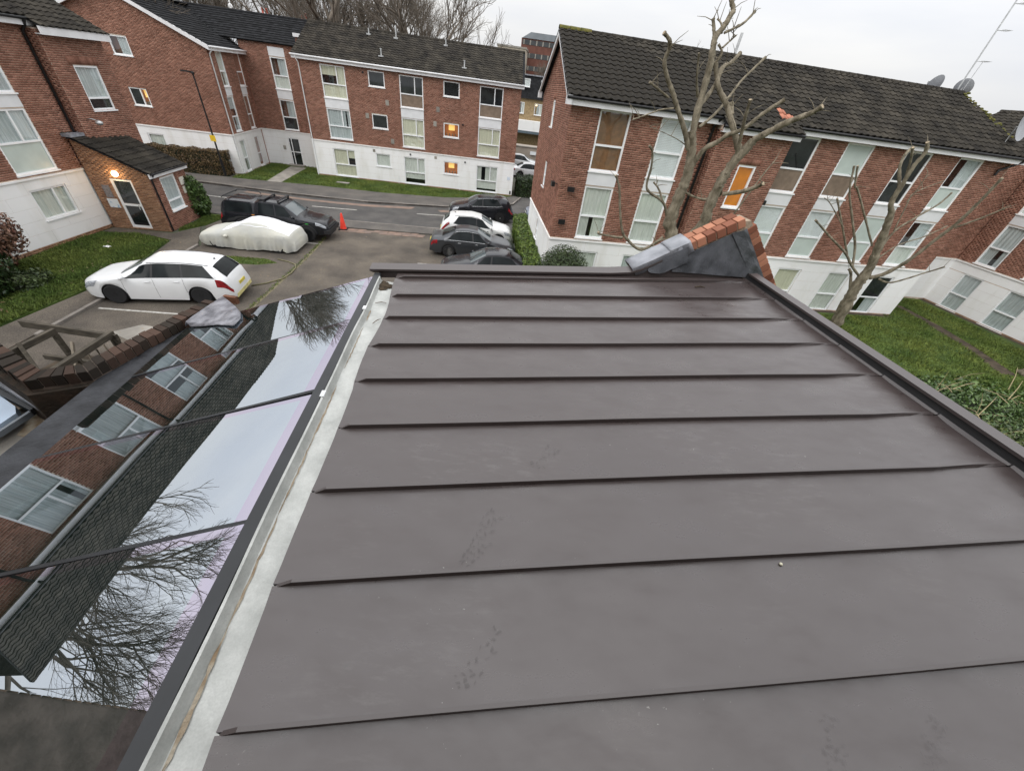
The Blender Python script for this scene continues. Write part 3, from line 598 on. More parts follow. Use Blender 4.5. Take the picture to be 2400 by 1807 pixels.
# ------------------------------------------------------------------ R: flats at right
RA = (.793, 17.634); RF = Fr(RA, 9.3); RL = 20.0
rb = thing('apartment_block', 'red brick flats with dark pantile roof and white gable trim behind the pollarded trees', 'apartment block', RF(10, -4, 0))
rcols = [(1.13, 2.38), (3.62, 4.88), (9.28, 10.55), (11.83, 13.12), (14.72, 15.98), (17.36, 18.6)]
rbk = [('blindb', 'net', 'net'), ('blindw', 'net', 'curtaing'), (['glassdark', 'brownboard'], ['blindw', 'frosted'], 'curtain'), (['frosted', 'brownboard'], ['blindw', 'frosted'], 'curtain'), ('glassdark', 'frosted', 'net'), (['half', 'frosted'], ['half', 'net'], ['glassdark', 'half'])]
rh = []
for a, b in rcols: rh += [(a, b, 5.42, 7.48), (a, b, 2.75, 4.86), (a, b, .05, 2.15)]
for (ua, ub) in ((0, 5.95), (9.05, RL)):
    hs_ = [h for h in rh if ua < h[0] < ub]; cs_ = [c for c in rcols if ua < c[0] < ub]
    wallplane('wall', rb, RF, ua, ub, 0, 7.6, hs_)
    brickwork(rb, RF, ua, ub, 2.68, 7.6, [h for h in hs_ if h[2] > 2] + [(a, b, 4.8, 5.5) for a, b in cs_])
    panels(rb, RF, ua, ub, .1, 2.56, [h for h in hs_ if h[2] < 2], 5, 1.7, .018)
    bar3('band_course', rb, RF, ua, ub, -.01, .06, 2.57, 2.64, MA['white'])
    brickwork(rb, RF, ua, ub, 0, .09, [h for h in hs_ if h[2] < 2], name='brick_plinth', mat=MA['brickbuff'])
for i, (a, b) in enumerate(rcols):
    bar3('spandrel_panel', rb, RF, a, b, -.02, .012, 4.9, 5.37, MA['spandrel'])
    for k, (z0, z1) in enumerate(((5.42, 7.48), (2.75, 4.86), (.05, 2.15))): window(rb, RF, a, b, z0, z1, ((.56, (1,)), (1, (1,))), rbk[i][k])
RBY = Fr(RF(0, .4, 0), 9.3); bh_ = [(7.22, 8.02, 4.68, 6.28)]
wallplane('wall', rb, RBY, 5.95, 9.05, 0, 7.4, bh_); brickwork(rb, RBY, 5.95, 9.05, 0, 7.35, bh_ + [(7.1, 8.14, 6.28, 6.52)])
link('soldier_course', boxes_mesh('soldier_course', RBY, [(7.1 + i * .08, 7.17 + i * .08, 6.3, 6.52) for i in range(13)], -.01, .012, MA['brick']), rb, 'stuff')
window(rb, RBY, *bh_[0], ((1, (1,)),), 'orange')
RBs = Fr(RF(5.95, 0, 0), 9.3 - 90); wallplane('wall', rb, RBs, -.0, .4, 0, 7.5); brickwork(rb, RBs, 0, .4, 0, 7.35)
bar3('fascia_board', rb, RF, -.25, 6.0, .24, .3, 7.48, 7.72, MA['fascia']); bar3('fascia_board', rb, RF, 9.0, RL + .3, .24, .3, 7.5, 7.74, MA['fascia'])
bar3('fascia_board', rb, RF, 5.85, 9.15, .64, .7, 7.28, 7.5, MA['fascia'])
bar3('soffit', rb, RF, -.2, 5.9, 0, .24, 7.48, 7.51, MA['fascia']); bar3('soffit', rb, RF, 9.1, RL + .3, 0, .24, 7.5, 7.53, MA['fascia']); bar3('soffit', rb, RF, 5.9, 9.1, .4, .64, 7.28, 7.31, MA['fascia'])
for a, b in ((-.3, 5.9), (9.1, RL + .3)): m = MB(); m.tube([RF(a, .36, 7.7), RF(b, .36, 7.7)], .05, 8); m.obj('gutter', MA['black'], rb, smooth=True)
m = MB(); m.tube([RF(5.8, .76, 7.47), RF(9.2, .76, 7.47)], .05, 8); m.obj('gutter', MA['black'], rb, smooth=True)
pipe(rb, [RF(5.78, .36, 7.68), RF(5.74, .1, 7.4), RF(5.74, .08, .1)], .055)
pipe(rb, [RF(RL + .1, .36, 7.66), RF(RL - .3, .1, 7.3), RF(RL - .5, .08, 7.2), RF(RL - .5, .08, 7.0)], .05)
RD, RZ = 7.6, 9.86
sl = Vector((0, 0, RZ - 7.76)) - RF.n * (RD / 2 + .3)
tile_roof(rb, RF(-.28, .32, 7.76), RF.u, sl, 20.75, sl.length, parts=300, right=lambda s: 20.75 - s / sl.length * 1.0, terra=((8.6, .34), (8.85, .34), (8.75, .67), (9.3, .67)))
tile_roof(rb, RF(5.85, .8, 7.52), RF.u, sl, 3.3, .62)
m = MB(); m.add([RF(-.28, -3.8, RZ), RF(19.6, -3.8, RZ), RF(20.5, -7.9, 7.7), RF(-.28, -7.9, 7.7)], [(0, 1, 2, 3)]); m.obj('rear_roof_slope', MA['tileflat'], rb, fix=False)
ridge_caps(rb, RF(-.28, -3.8, RZ + .02), RF(19.6, -3.8, RZ + .02))
ridge_caps(rb, RF(-.28, -3.8, RZ + .03), RF(1.1, -3.8, RZ + .03), MA['tilemoss'], r=.125, name='mossy_ridge_cap')
a0, a1 = RF(19.62, -3.7, RZ - .02), RF(20.3, -.9, RZ - 1.55)
m = MB()
for k in range(90):
    t = random.random(); p = a0.lerp(a1, t) + Vector((random.uniform(-.3, .05), random.uniform(-.1, .1), random.uniform(0, .05)))
    s = random.uniform(.04, .11); m.lathe([(.01, -s * .4), (s, 0), (s * .6, s * .5), (.01, s * .6)], tuple(p), 6)
m.obj('moss_clump', MA['tilemoss'], rb, smooth=True, kind='stuff')
bar3('fascia_board', rb, RF, 19.35, 20.1, -2.2, -2.1, 8.62, 8.78, MA['fascia'])
# gable end facing the court
RGn = Fr(RF(0, -RD, 0), 9.3 - 90)
gh = [(3.35, 3.95, 6.5, 7.5), (3.45, 4.05, 4.0, 5.08), (3.4, 4.0, 1.4, 2.35)]
wallplane('wall', rb, RGn, 0, RD, 0, 7.7, gh, gable=[(0, 7.7), (RD, 7.7), (RD / 2, RZ - .1)])
brickwork(rb, RGn, 0, RD, 2.68, RZ - .15, gh[:2] + [(3.35, 3.95, 7.5, 7.72), (3.45, 4.05, 5.08, 5.3)], lambda z: (0, RD) if z < 7.7 else ((z - 7.7) * 1.84, RD - (z - 7.7) * 1.84))
for u0, z0 in ((3.35, 7.5), (3.45, 5.08)): link('soldier_course', boxes_mesh('soldier_course', RGn, [(u0 + i * .08, u0 + i * .08 + .07, z0 + .02, z0 + .22) for i in range(8)], -.01, .012, MA['brick']), rb, 'stuff')
panels(rb, RGn, 0, RD, .1, 2.56, gh[2:], 5, 2.2, .018)
bar3('band_course', rb, RGn, 0, RD + .05, -.01, .06, 2.57, 2.64, MA['white'])
for h in gh: window(rb, RGn, *h, RW2, 'curtaing')
for (ua, za, ub, zb) in ((-.35, 7.6, RD / 2, RZ), (RD + .33, 7.6, RD / 2, RZ)):
    m = MB(); q = [RGn(ua, d, z) for d in (.18, .26) for z in (za - .05, za + .14)] + [RGn(ub, d, z) for d in (.18, .26) for z in (zb - .22, zb - .02)]
    m.add([q[0], q[1], q[3], q[2], q[4], q[5], q[7], q[6]], [(0, 1, 2, 3), (4, 5, 6, 7), (0, 4, 5, 1), (1, 5, 6, 2), (2, 6, 7, 3), (3, 7, 4, 0)]); m.obj('barge_board', MA['fascia'], rb)
bar3('eave_box', rb, RGn, RD - .02, RD + .36, .1, .27, 7.48, 7.76, MA['fascia']); bar3('eave_box', rb, RGn, -.36, .02, .1, .27, 7.48, 7.76, MA['fascia'])
block('wall_core', rb, [tuple(p)[:2] for p in (RF(.6, -.6, 0), RF(RL - .1, -.6, 0), RF(RL - .1, -RD, 0), RF(.6, -RD, 0))], 0, 7.5, MA['brick'])
def floodlight(par, F, u, z, nm='flood_light'):
    m = MB(); m.tube([F(u, 0, z), F(u, .18, z + .02)], .02, 6); m.box((u - .14, .12, z - .1), (u + .14, .26, z + .08), F); m.obj(nm, MA['black'], par)
floodlight(rb, RGn, RD - .35, 4.75); floodlight(rb, RF, 9.15, 4.98); floodlight(rb, RF, .5, 4.7); floodlight(rb, RF, .35, 3.4)
m = MB(); p = RF(7.6, -3.8, RZ); m.tube([p, p + Vector((0, 0, .75))], .06, 8); m.obj('roof_vent', MA['steel'], rb)
# right wing
RBk = Fr((25.31, 24.49), 9.0); RS = Fr((25.31, 24.49), -75.5)
r2 = thing('right_wing', 'brick wing with white ground floor at right angles beyond the lawn', 'apartment block', RS(3, -4, 0))
wallplane('wall', r2, RBk, -7, 0, 0, 7.6); brickwork(r2, RBk, -7, 0, 2.68, 7.6); panels(r2, RBk, -7, 0, .12, 2.56, [], 5, 2.0, .018); bar3('band_course', r2, RBk, -7, 0, -.01, .05, 2.57, 2.64, MA['white'])
rcs = [(.85, 1.9), (3.15, 4.3), (5.7, 6.8), (8.4, 9.5)]; h2 = []
for a, b in rcs: h2 += [(a, b, 5.4, 7.45), (a, b, 2.75, 4.86), (a, b, .08, 2.1)]
wallplane('wall', r2, RS, 0, 12, 0, 7.6, h2); brickwork(r2, RS, 0, 12, 2.68, 7.6, [h for h in h2 if h[2] > 2] + [(a, b, 4.8, 5.5) for a, b in rcs]); panels(r2, RS, 0, 12, .12, 2.56, [h for h in h2 if h[2] < 2], 5, 1.8, .018)
bar3('band_course', r2, RS, 0, 12, -.01, .05, 2.57, 2.64, MA['white'])
brickwork(r2, RS, 0, 12, 0, .1, (), name='brick_plinth', mat=MA['brickbuff'])
for a, b in rcs: bar3('spandrel_panel', r2, RS, a, b, -.02, .012, 4.9, 5.35, MA['spandrel'])
for i, h in enumerate(h2): window(r2, RS, *h, ((.56, (1,)), (1, (1,))), 'curtaing' if i % 3 else 'net')
s2 = Vector((0, 0, 2.2)) - RS.n * 4.4
tile_roof(r2, RS(-6, .3, 7.66), RS.u, s2, 18.3, s2.length)
ridge_caps(r2, RS(-6, -4.1, 9.88), RS(12.3, -4.1, 9.88))
bar3('fascia_board', r2, RS, -1.2, 12.3, .22, .28, 7.42, 7.66, MA['fascia'])
block('wall_core', r2, [tuple(p)[:2] for p in (RS(.1, -.6, 0), RS(12, -.6, 0), RS(12, -8, 0), RS(.1, -8, 0))], 0, 7.5, MA['brick'])
block('wall_core', r2, [tuple(p)[:2] for p in (RBk(-7, -.6, 0), RBk(0, -.6, 0), RBk(0, -6, 0), RBk(-7, -6, 0))], 0, 7.5, MA['brick'])
# aerial mast and dishes on the roofs
def dish(name, label, c, r, look, grp=None):
    t = thing(name, label, 'satellite dish', c, 0, grp)
    c = Vector(c); n = Vector(look).normalized(); a = n.orthogonal().normalized(); b = n.cross(a); m = MB(); rows = []
    for i in range(6):
        rr = r * i / 5; rows.append([c + (a * math.cos(2 * math.pi * j / 20) + b * math.sin(2 * math.pi * j / 20)) * max(rr, .002) + n * (.18 * r * (i / 5) ** 2) for j in range(20)])
    m.grid(rows, close=True); m.obj('reflector', M('dish_grey', (.3, .31, .33), .5, .1, 4), t, smooth=True, fix=False)
    m = MB(); m.tube([c - b * r * .9 + n * .05, c + n * r * .9 - b * .1 * r], .012, 6); m.lathe([(.035, -.05), (.035, .05)], tuple(c + n * r * .9 - b * .1 * r), 8); m.obj('feed_arm', MA['steel'], t)
    m = MB(); m.tube([c - n * .02, c - n * .12, c - n * .12 - Vector((0, 0, r * 1.5))], .022, 6); m.obj('mount_pole', MA['steel'], t); return t
p0 = RF(19.3, -3.9, 9.88)
dish('satellite_dish', 'large grey dish on the ridge, left of the aerial mast', p0 + Vector((-.75, .5, .12)), .45, (-.3, 1, .35))
dish('satellite_dish', 'smaller grey dish on the ridge beside the aerial mast foot', p0 + Vector((.5, .4, .2)), .36, (.6, .6, .3))
dish('satellite_dish', 'grey dish on a bracket above the eave at the end of the roof', on_y((2393, 297), 21.2), .55, (.5, -1, .3))
mt = thing('aerial_mast', 'tall thin aerial mast with small antennas on the ridge', 'aerial', p0)
top = on_y((2460, -40), p0.y)
m = MB(); m.tube([p0 - Vector((0, 0, .2)), Vector((p0.x, p0.y, 13.8))], .03, 6); m.obj('mast_pole', MA['steel'], mt)
for z, l in ((11.0, .55), (12.05, .5), (12.9, .6)):
    m = MB(); c = Vector((p0.x, p0.y, z)); m.tube([c, c + Vector((.5, -.1, .02))], .012, 5)
    for k in range(5): m.tube([c + Vector((.2 + k * .08, -.2, .02)), c + Vector((.2 + k * .08, .2, .02))], .007, 4)
    m.obj('antenna', MA['steel'], mt)
m = MB(); m.tube([p0 + Vector((.25, 0, .1)), p0 + Vector((.3, 0, 1.1))], .014, 5); m.obj('stay_rod', MA['steel'], mt)
# ------------------------------------------------------------------ far buildings
def plain_building(name, label, pts, z, mat, cat='building', base=0.):
    c = sum((Vector((p[0], p[1], 0)) for p in pts), Vector()) / len(pts)
    t = thing(name, label, cat, c); block('wall', t, pts, base, z, mat); return t
gw = thing('garage_wall', 'low rendered wall with a white sign behind the silver car', 'wall', (-3, 58, 0))
block('wall', gw, [(-14, 57.0), (9, 59.2), (9, 62), (-14, 60)], 0, 1.85, M('wall_beige', (.3, .26, .22), .9, .12, .6)); block('coping', gw, [(-14, 56.9), (9, 59.1), (9, 59.5), (-14, 57.3)], 1.852, 1.95, MA['concrete'])
m = MB(); m.box((-1.85, 57.98, 1.08), (-1.05, 58.08, 1.45)); m.obj('sign_board', M('sign_white', (.7, .72, .74), .5, .2, 18), gw)
hb = Fr((-12, 74.2), 3.5)
ho = thing('slate_roof_house', 'buff brick house with dark slate mansard roof between the two brick blocks', 'house', hb(9, -4, 0))
BF = M('buff_brick_far', (.3, .22, .12), .9, .2, 5)
m = MB(); m.box((0, -8, 0), (24, 0, 6.65), hb); m.obj('wall', BF, ho)
m = MB(); q = [hb(-.2, .3, 6.65), hb(24.2, .3, 6.65), hb(24.2, -1.1, 9.5), hb(-.2, -1.1, 9.5)]; m.add(q + [hb(-.2, -8, 6.65), hb(24.2, -8, 6.65), hb(24.2, -7, 9.5), hb(-.2, -7, 9.5)], [(0, 1, 2, 3), (3, 2, 6, 7), (7, 6, 5, 4), (0, 3, 7, 4), (1, 5, 6, 2)]); m.obj('roof', MA['tileflat'], ho)
m = MB(); m.box((-.2, -1.4, 9.5), (24.2, -.9, 9.66), hb); m.obj('lead_ridge', MA['lead'], ho)
for u in (3.5, 7.3, 10.1, 13.5): window(ho, Fr(hb(0, .1, 0), 3.5), u - .05, u + 1.1, 8.1, 9.1, ((1, (1,)),), 'blindw', d=-.02, name='dormer_window')
for u0, u1 in ((3.4, 4.3), (7.05, 7.85), (9.5, 11.1), (14, 15.4)): window(ho, Fr(hb(0, .12, 0), 3.5), u0, u1, 4.7, 6.15, ((1, (.5, 1)),), ['half', 'net'], d=-.02)
m = MB(); m.box((0, 0, 2.55), (24, 1.6, 3.9), hb); m.obj('porch_fascia', MA['white'], ho); m = MB(); m.box((0, 0, 2.2), (24, 1.7, 2.54), hb); m.obj('porch_beam', M('blue_grey_beam', (.1, .13, .15), .6), ho)
m = MB(); m.lathe([(.06, -.05), (.09, 0), (.06, .05)], tuple(hb(9.75, .14, 5.95)), 8); m.obj('lamp', MA['bulb'], ho)
rk = Fr((-11.2, 150), 2.5)
rr = thing('brick_office_block', 'tall dark red block with long window bands and grey curved roof far behind', 'office block', rk(15, -8, 0))
m = MB(); m.box((0, -16, 0), (34, 0, 19.6), rk); m.obj('wall', M('far_brick', (.14, .06, .045), .9, .15, 1.2), rr)
m = MB(); m.prism([(0.2, 19.6), (2.6, 21.0), (34, 21.0), (34.4, 19.6)], (.3, -16), lambda a, b, c: rk(a, c, b)); m.obj('roof', M('far_zinc', (.2, .22, .24), .6, .1, .5), rr)
for j, z in enumerate((18.2, 15.3, 12.4, 9.5)):
    m = MB(); m.box((.3, 0, z), (34, .06, z + 1.1), rk); w = m.obj('window', MA['glassdark'], rr)
    m = MB()
    for k in range(18): m.box((.6 + k * 1.9, .06, z), (.95 + k * 1.9, .12, z + 1.1), rk)
    m.obj('mullion', MA['concrete'], w)
pb = plain_building('pale_building', 'pale low building seen over the ridge beside the tall block', [(-17, 140), (-9, 140.3), (-9, 150), (-17, 150)], 16.5, M('pale_stone', (.5, .44, .36), .9, .15, .6)); block('roof', pb, [(-17.2, 139.8), (-8.8, 140.1), (-8.8, 150), (-17.2, 150)], 16.5, 16.9, MA['concrete'])
th2 = thing('terraced_house', 'old house parapet and chimneys showing over the slate roof', 'house', (-33, 58, 0))
block('wall', th2, [(-36.6, 55.2), (-29.4, 56), (-29.4, 62), (-36.6, 62)], 0, 10.55, MA['brickold']); block('parapet', th2, [(-36.3, 55.0), (-34.0, 55.2), (-34.0, 56), (-36.3, 55.8)], 10.552, 11.15, MA['brickold'])
block('chimney', th2, [(-34.8, 57.6), (-33.7, 57.7), (-33.7, 58.6), (-34.8, 58.5)], 10.552, 11.2, MA['brickold']); block('chimney', th2, [(-30.1, 57.6), (-29.2, 57.7), (-29.2, 58.6), (-30.1, 58.5)], 10.552, 11.25, MA['brickold'])
for x in (-34.5, -34.05, -29.85, -29.5):
    m = MB(); m.lathe([(.13, 0), (.15, .05), (.11, .1), (.1, .5), (.14, .55), (.14, .6)], (x, 58.1, 11.2), 10); m.obj('chimney_pot', M('pot_red', (.42, .09, .06), .8), th2, smooth=True)
def statue(label, c, h):
    t = thing('statue', label, 'statue', c, 0, None, local=True); s = h / 1.6
    m = MB(); m.box((-.28 * s, -.28 * s, 0), (.28 * s, .28 * s, .1 * s)); m.box((-.22 * s, -.22 * s, .1 * s), (.22 * s, .22 * s, .22 * s)); m.obj('plinth', MA['white'], t)
    m = MB(); m.lathe([(.2 * s, .22 * s), (.17 * s, .5 * s), (.14 * s, .85 * s), (.17 * s, 1.05 * s), (.2 * s, 1.22 * s), (.16 * s, 1.3 * s), (.06 * s, 1.36 * s), (.06 * s, 1.4 * s), (.1 * s, 1.46 * s), (.105 * s, 1.54 * s), (.07 * s, 1.62 * s), (.01, 1.65 * s)], k=14)
    m.tube([(.17 * s, 0, 1.22 * s), (.27 * s, -.03 * s, 1.0 * s), (.2 * s, -.16 * s, .86 * s)], [.06 * s, .05 * s, .04 * s], 7); m.tube([(-.17 * s, 0, 1.22 * s), (-.25 * s, -.02 * s, .98 * s), (-.2 * s, -.02 * s, .75 * s)], [.06 * s, .05 * s, .04 * s], 7)
    m.obj('figure', MA['white'], t, smooth=True)
statue('white draped statue standing on the old house parapet', (-36.4, 55.3, 10.55), 1.25); statue('small white statue at the chimney end of the parapet', (-34.9, 55.4, 11.15), .62)
# ------------------------------------------------------------------ ground
def sheet(name, pts, z, mat, kind='structure', parent=None, sub=0):
    m = MB(); m.add([(p[0], p[1], z) for p in pts], [tuple(range(len(pts)))]); o = m.obj(name, mat, parent, fix=False)
    if parent is None: o['kind'] = kind
    if o.data.polygons[0].normal.z < 0: o.data.flip_normals()
    return o
sheet('ground', [(-900, -300), (900, -300), (900, 1500), (-900, 1500)], 0, M('ground_dull', (.09, .085, .07), .95, .25, .05, col2=(.06, .075, .04)))
FARK = [(-70, 23.6), (-30, 27.5), (-23.5, 28.15), (-17.6, 28.3), (-12.3, 28.9), (-7, 30.5), (-3.6, 32.4), (-2.0, 34.2), (-1.5, 37), (-1.3, 56)]
NEARK = [(-70, 18.8), (-30, 22.4), (-17.7, 23.6), (-12.17, 24.15), (-6.85, 25.0), (-2.4, 25.8), (-1.1, 27), (.2, 30), (2.2, 40), (3, 56)]
sheet('road', FARK + NEARK[::-1], .004, MA['asphalt'])
sheet('parking_court', [(-15.4, 6), (-16.2, 17.5), (-17.9, 20.2), (-17.9, 22.2), (-11.6, 22.75), (-6.5, 23.7), (-2.2, 24.5), (-1.2, 18), (0, 14), (2, 5.6), (-6, 4.4)], .006, MA['court'])
CG = [(-23.3, 30.31), (-17.04, 31.53), (-12.3, 32.02), (-7.6, 33.26), (-3.2, 35.8), (-2.3, 37.1)]
def strip(name, a, b, z, mat, par=None, kind='structure'):
    m = MB(); n = len(a); m.add([(p[0], p[1], z) for p in a] + [(p[0], p[1], z) for p in b], [(i, i + 1, n + i + 1, n + i) for i in range(n - 1)]); o = m.obj(name, mat, par, fix=False)
    if o.data.polygons[0].normal.z < 0: o.data.flip_normals()
    if par is None: o['kind'] = kind
    return o
def slab(name, pts, z0, z1, mat, par=None, kind='structure'):
    m = MB(); m.prism(pts, (z0, z1)); o = m.obj(name, mat, par)
    if par is None: o['kind'] = kind
    return o
slab('far_pavement', FARK[:9] + [(-2.2, 37.2)] + CG[::-1][1:] + [(-30, 29.7), (-70, 25.8)], -.1, .11, MA['pave'])
slab('near_pavement', NEARK[:5] + [(-2.4, 25.8), (-2.0, 24.6), (-6.5, 23.75), (-11.6, 22.8), (-17.9, 22.2), (-30, 21.0), (-70, 17.3)], -.1, .075, MA['pave'])
# kerb stones
def kerbs(line, h, d, L0=.9, w=.13):
    pts = [Vector((p[0], p[1], 0)) for p in line]; par = thing('kerb', f'row of kerb stones along the {d}', 'kerb', pts[0]); del par['category']; del par['label']; par['kind'] = 'structure'
    for a, b in zip(pts[:-1], pts[1:]):
        l = (b - a).length; n = max(1, round(l / L0)); t = (b - a) / n; sd = Vector((-t.y, t.x, 0)).normalized() * w
        for i in range(n):
            p = a + t * i; q = p + t * .985; z = h + random.uniform(-.006, .006)
            m = MB(); m.prism([(v.x, v.y) for v in (p, q, q + sd, p + sd)], (-.05, z)); m.obj('kerb_stone', MA['kerb'], par)
kerbs(FARK[1:9], .125, 'far side of the road'); kerbs([(-12.17, 24.02), (-6.85, 24.87), (-2.6, 25.65)], .085, 'near side of the road'); kerbs([(-15.01, 9.0), (-15.35, 11.67), (-16.2, 17.44)], .09, 'court')
for a, b in (((-15.13, 26.31), (-12.27, 26.84)), ((-22.4, 25.45), (-20.45, 25.6)), ((-8.4, 27.9), (-6.2, 28.5))):
    d = (Vector(b) - Vector(a)).normalized(); n_ = Vector((-d.y, d.x)) * .06; a, b = Vector(a), Vector(b)
    sheet('centre_line', [a - n_, b - n_, b + n_, a + n_], .009, MA['line'])
for a, b in (((-15.02, 10.97), (-10.6, 11.5)), ((-16.6, 19.05), (-11.36, 19.8)), ((-5.9, 22.1), (-1.4, 22.9)), ((-5.8, 19.0), (-1.0, 19.8)), ((-5.9, 25.9), (-1.2, 26.6))):
    d = (Vector(b) - Vector(a)).normalized(); n_ = Vector((-d.y, d.x)) * .045; a, b = Vector(a), Vector(b); sheet('bay_line', [a - n_, b - n_, b + n_, a + n_], .012, MA['line'])
YL = [(-10.3, 11.6), (-10.48, 13.25), (-10.7, 15.1), (-10.9, 16.84), (-11.2, 18.9), (-11.55, 20.96)]
strip('edge_line', [(x - .06, y) for x, y in YL], [(x + .05, y) for x, y in YL], .011, MA['yline'])
# worn concrete patches
for k, (pts, mt) in enumerate(([[(-20.5, 27.75), (-16, 27.85), (-12.6, 28.4), (-9, 29.55), (-9.1, 28.9), (-12.5, 27.9), (-16, 27.45), (-20.5, 27.3)], 'pinkcon'], [[(-13.4, 9.7), (-12.5, 9.4), (-12.25, 10.3), (-12.9, 10.35)], 'concrete'], [[(-12.3, 8.4), (-11.4, 8.6), (-11.3, 9.5), (-12.2, 9.3)], 'concrete'], [[(-7.3, 29.6), (-6.2, 30.1), (-5.8, 29.6), (-7, 29.15)], 'pinkcon'])):
    sheet('worn_patch', pts, .0095 + k * .0003, MA[mt])
xs = np.linspace(-11.4, -6.6, 12)
bs = thing('paving_strip', 'cracked', 'paving', (-9, 23.2, 0)); del bs['label']; del bs['category']; bs['kind'] = 'structure'
for i, x in enumerate(xs[:-1]):
    for j in range(3):
        y = 22.15 + (x + 11.5) * .19 + j * .26; w = xs[1] - xs[0] - .02; off = random.uniform(-.03, .03)
        if random.random() < .12: continue
        m = MB(); m.prism([(x + off, y), (x + w + off, y + .08), (x + w + off, y + .32), (x + off, y + .24)], (-.01, .016 + random.uniform(0, .008))); m.obj('paving_block', MA['pinkcon'], bs)
# lawns
LL = [(-17.75, 17.5), (-17.0, 15.2), (-16.48, 12.54), (-16.5, 9.19), (-16.6, 2), (-20.0, 2), (-20.75, 14.6), (-21.0, 17.35), (-19.5, 17.75)]
CLW = CG + [tuple(CF(16.6, .12, 0))[:2], tuple(CF(0, .12, 0))[:2], tuple(CF(-.2, -2.4, 0))[:2], (-24.3, 37.1), (-23.3, 32.0), (-23.6, 31.4)]
RLW = [(1.4, 17.4)] + [tuple(RF(u, .1, 0))[:2] for u in (1, 5.9)] + [tuple(RF(u, .5, 0))[:2] for u in (6, 9)] + [tuple(RF(u, .1, 0))[:2] for u in (9.2, 20)] + [(20.3, 24), (24.9, 24.3), (26.0, 20.3), (30.0, 6), (32, -6), (5.2, -6), (3.9, 3), (3.1, 8)]
slab('lawn', LL, -.05, .06, MA['grassbase']); slab('lawn', CLW, -.05, .115, MA['grassbase']); slab('lawn', RLW, -.05, .05, MA['grassbase'])
slab('footpath', [(-15.05, 8), (-15.4, 11.67), (-16.25, 17.4), (-17.9, 19.8), (-18.3, 18.4), (-21.1, 18.15), (-21.0, 17.45), (-19.5, 17.85), (-17.7, 17.6), (-16.9, 15.2), (-16.38, 12.54), (-16.4, 8)], -.05, .045, MA['court'])
slab('lawn', [(-18.4, 18.9), (-18.9, 21.6), (-19, 22.0), (-17.95, 22.1), (-17.9, 20.3)], -.05, .055, MA['grassbase'])
sheet('lawn', [(-15.9, 15.6), (-12.6, 16.2), (-11.9, 16.7), (-12.6, 17.0), (-15.9, 16.4)], .0085, MA['grassbase'])
slab('entrance_path', [(-20.84, 30.72), (-19.82, 30.83), (-21.0, 36.9), (-22.3, 36.6)], 0, .125, MA['concrete']); 
st = slab('door_step', [tuple(ST(u, d, 0))[:2] for u, d in ((1.8, .02), (3.2, .02), (3.2, .55), (1.8, .55))], 0, .2, MA['concrete'])
sheet('mud_track', [(21.9, 22.6), (22.5, 22.6), (22.9, 20.3), (22.9, 17.8), (22.6, 15.5), (21.7, 15.5), (22.15, 17.8), (22.2, 20.3)], .055, MA['soil'])
sheet('soil_bed', [tuple(RF(u, d, 0))[:2] for u, d in ((9.2, .02), (20, .02), (20, .3), (9.2, .3))], .056, MA['soil']); sheet('soil_bed', [tuple(RS(u, d, 0))[:2] for u, d in ((0, .02), (11, .02), (11, .4), (0, .4))], .056, MA['soil'])
# grass blades
def in_poly(x, y, P):
    r = np.zeros(len(x), bool); j = len(P) - 1
    for i in range(len(P)):
        xi, yi = P[i]; xj, yj = P[j]
        c = ((yi > y) != (yj > y)) & (x < (xj - xi) * (y - yi) / (yj - yi + 1e-12) + xi); r ^= c; j = i
    return r
def grass(P, z, n, h, name='grass', avoid=None):
    P = [tuple(p) for p in P]; a = np.array(P); x = rng.uniform(a[:, 0].min(), a[:, 0].max(), n * 3); y = rng.uniform(a[:, 1].min(), a[:, 1].max(), n * 3)
    k = in_poly(x, y, P)
    if avoid: k &= ~in_poly(x, y, avoid)
    x, y = x[k][:n], y[k][:n]; n = len(x)
    an = rng.uniform(0, 6.28, n); w = rng.uniform(.012, .03, n); hh = h * rng.uniform(.5, 1.5, n) * (.6 + .8 * (np.sin(x * 2.1 + np.sin(y * 1.7) * 2) * .5 + .5)); lx, ly = rng.normal(0, .5, n) * hh, rng.normal(0, .5, n) * hh
    V = np.empty((n, 3, 3)); V[:, 0] = np.stack([x - np.cos(an) * w, y - np.sin(an) * w, np.full(n, z)], 1); V[:, 1] = np.stack([x + np.cos(an) * w, y + np.sin(an) * w, np.full(n, z)], 1); V[:, 2] = np.stack([x + lx, y + ly, z + hh], 1)
    o = link(name, npmesh(name, V.reshape(-1, 3), np.arange(n * 3).reshape(-1, 3), MA['blade']), None, 'stuff'); return o
grass([(-17.75, 17.5), (-17.0, 15.2), (-16.5, 12.54), (-16.5, 9.0), (-20.4, 9), (-20.75, 14.6), (-21.0, 17.35), (-19.5, 17.7)], .06, 42000, .07)
grass(CLW, .115, 30000, .06, avoid=[(-20.9, 30.5), (-19.7, 30.5), (-20.9, 37), (-22.4, 37)])
grass([(9, 12), (11, 18.5), (20, 20.4), (20.8, 23.8), (24.6, 24), (25.6, 20), (26.6, 14), (20, 11)], .05, 60000, .07, avoid=[(22.05, 22.6), (22.5, 22.6), (22.9, 20.3), (22.85, 17.8), (22.5, 15.5), (21.8, 15.5), (22.25, 17.8), (22.3, 20.3)])
grass([(-15.9, 15.6), (-12.6, 16.2), (-11.9, 16.7), (-12.6, 17.0), (-15.9, 16.4)], .008, 2500, .04); grass([(-18.4, 18.9), (-18.9, 21.6), (-17.95, 22.1), (-17.9, 20.3)], .05, 3500, .07)
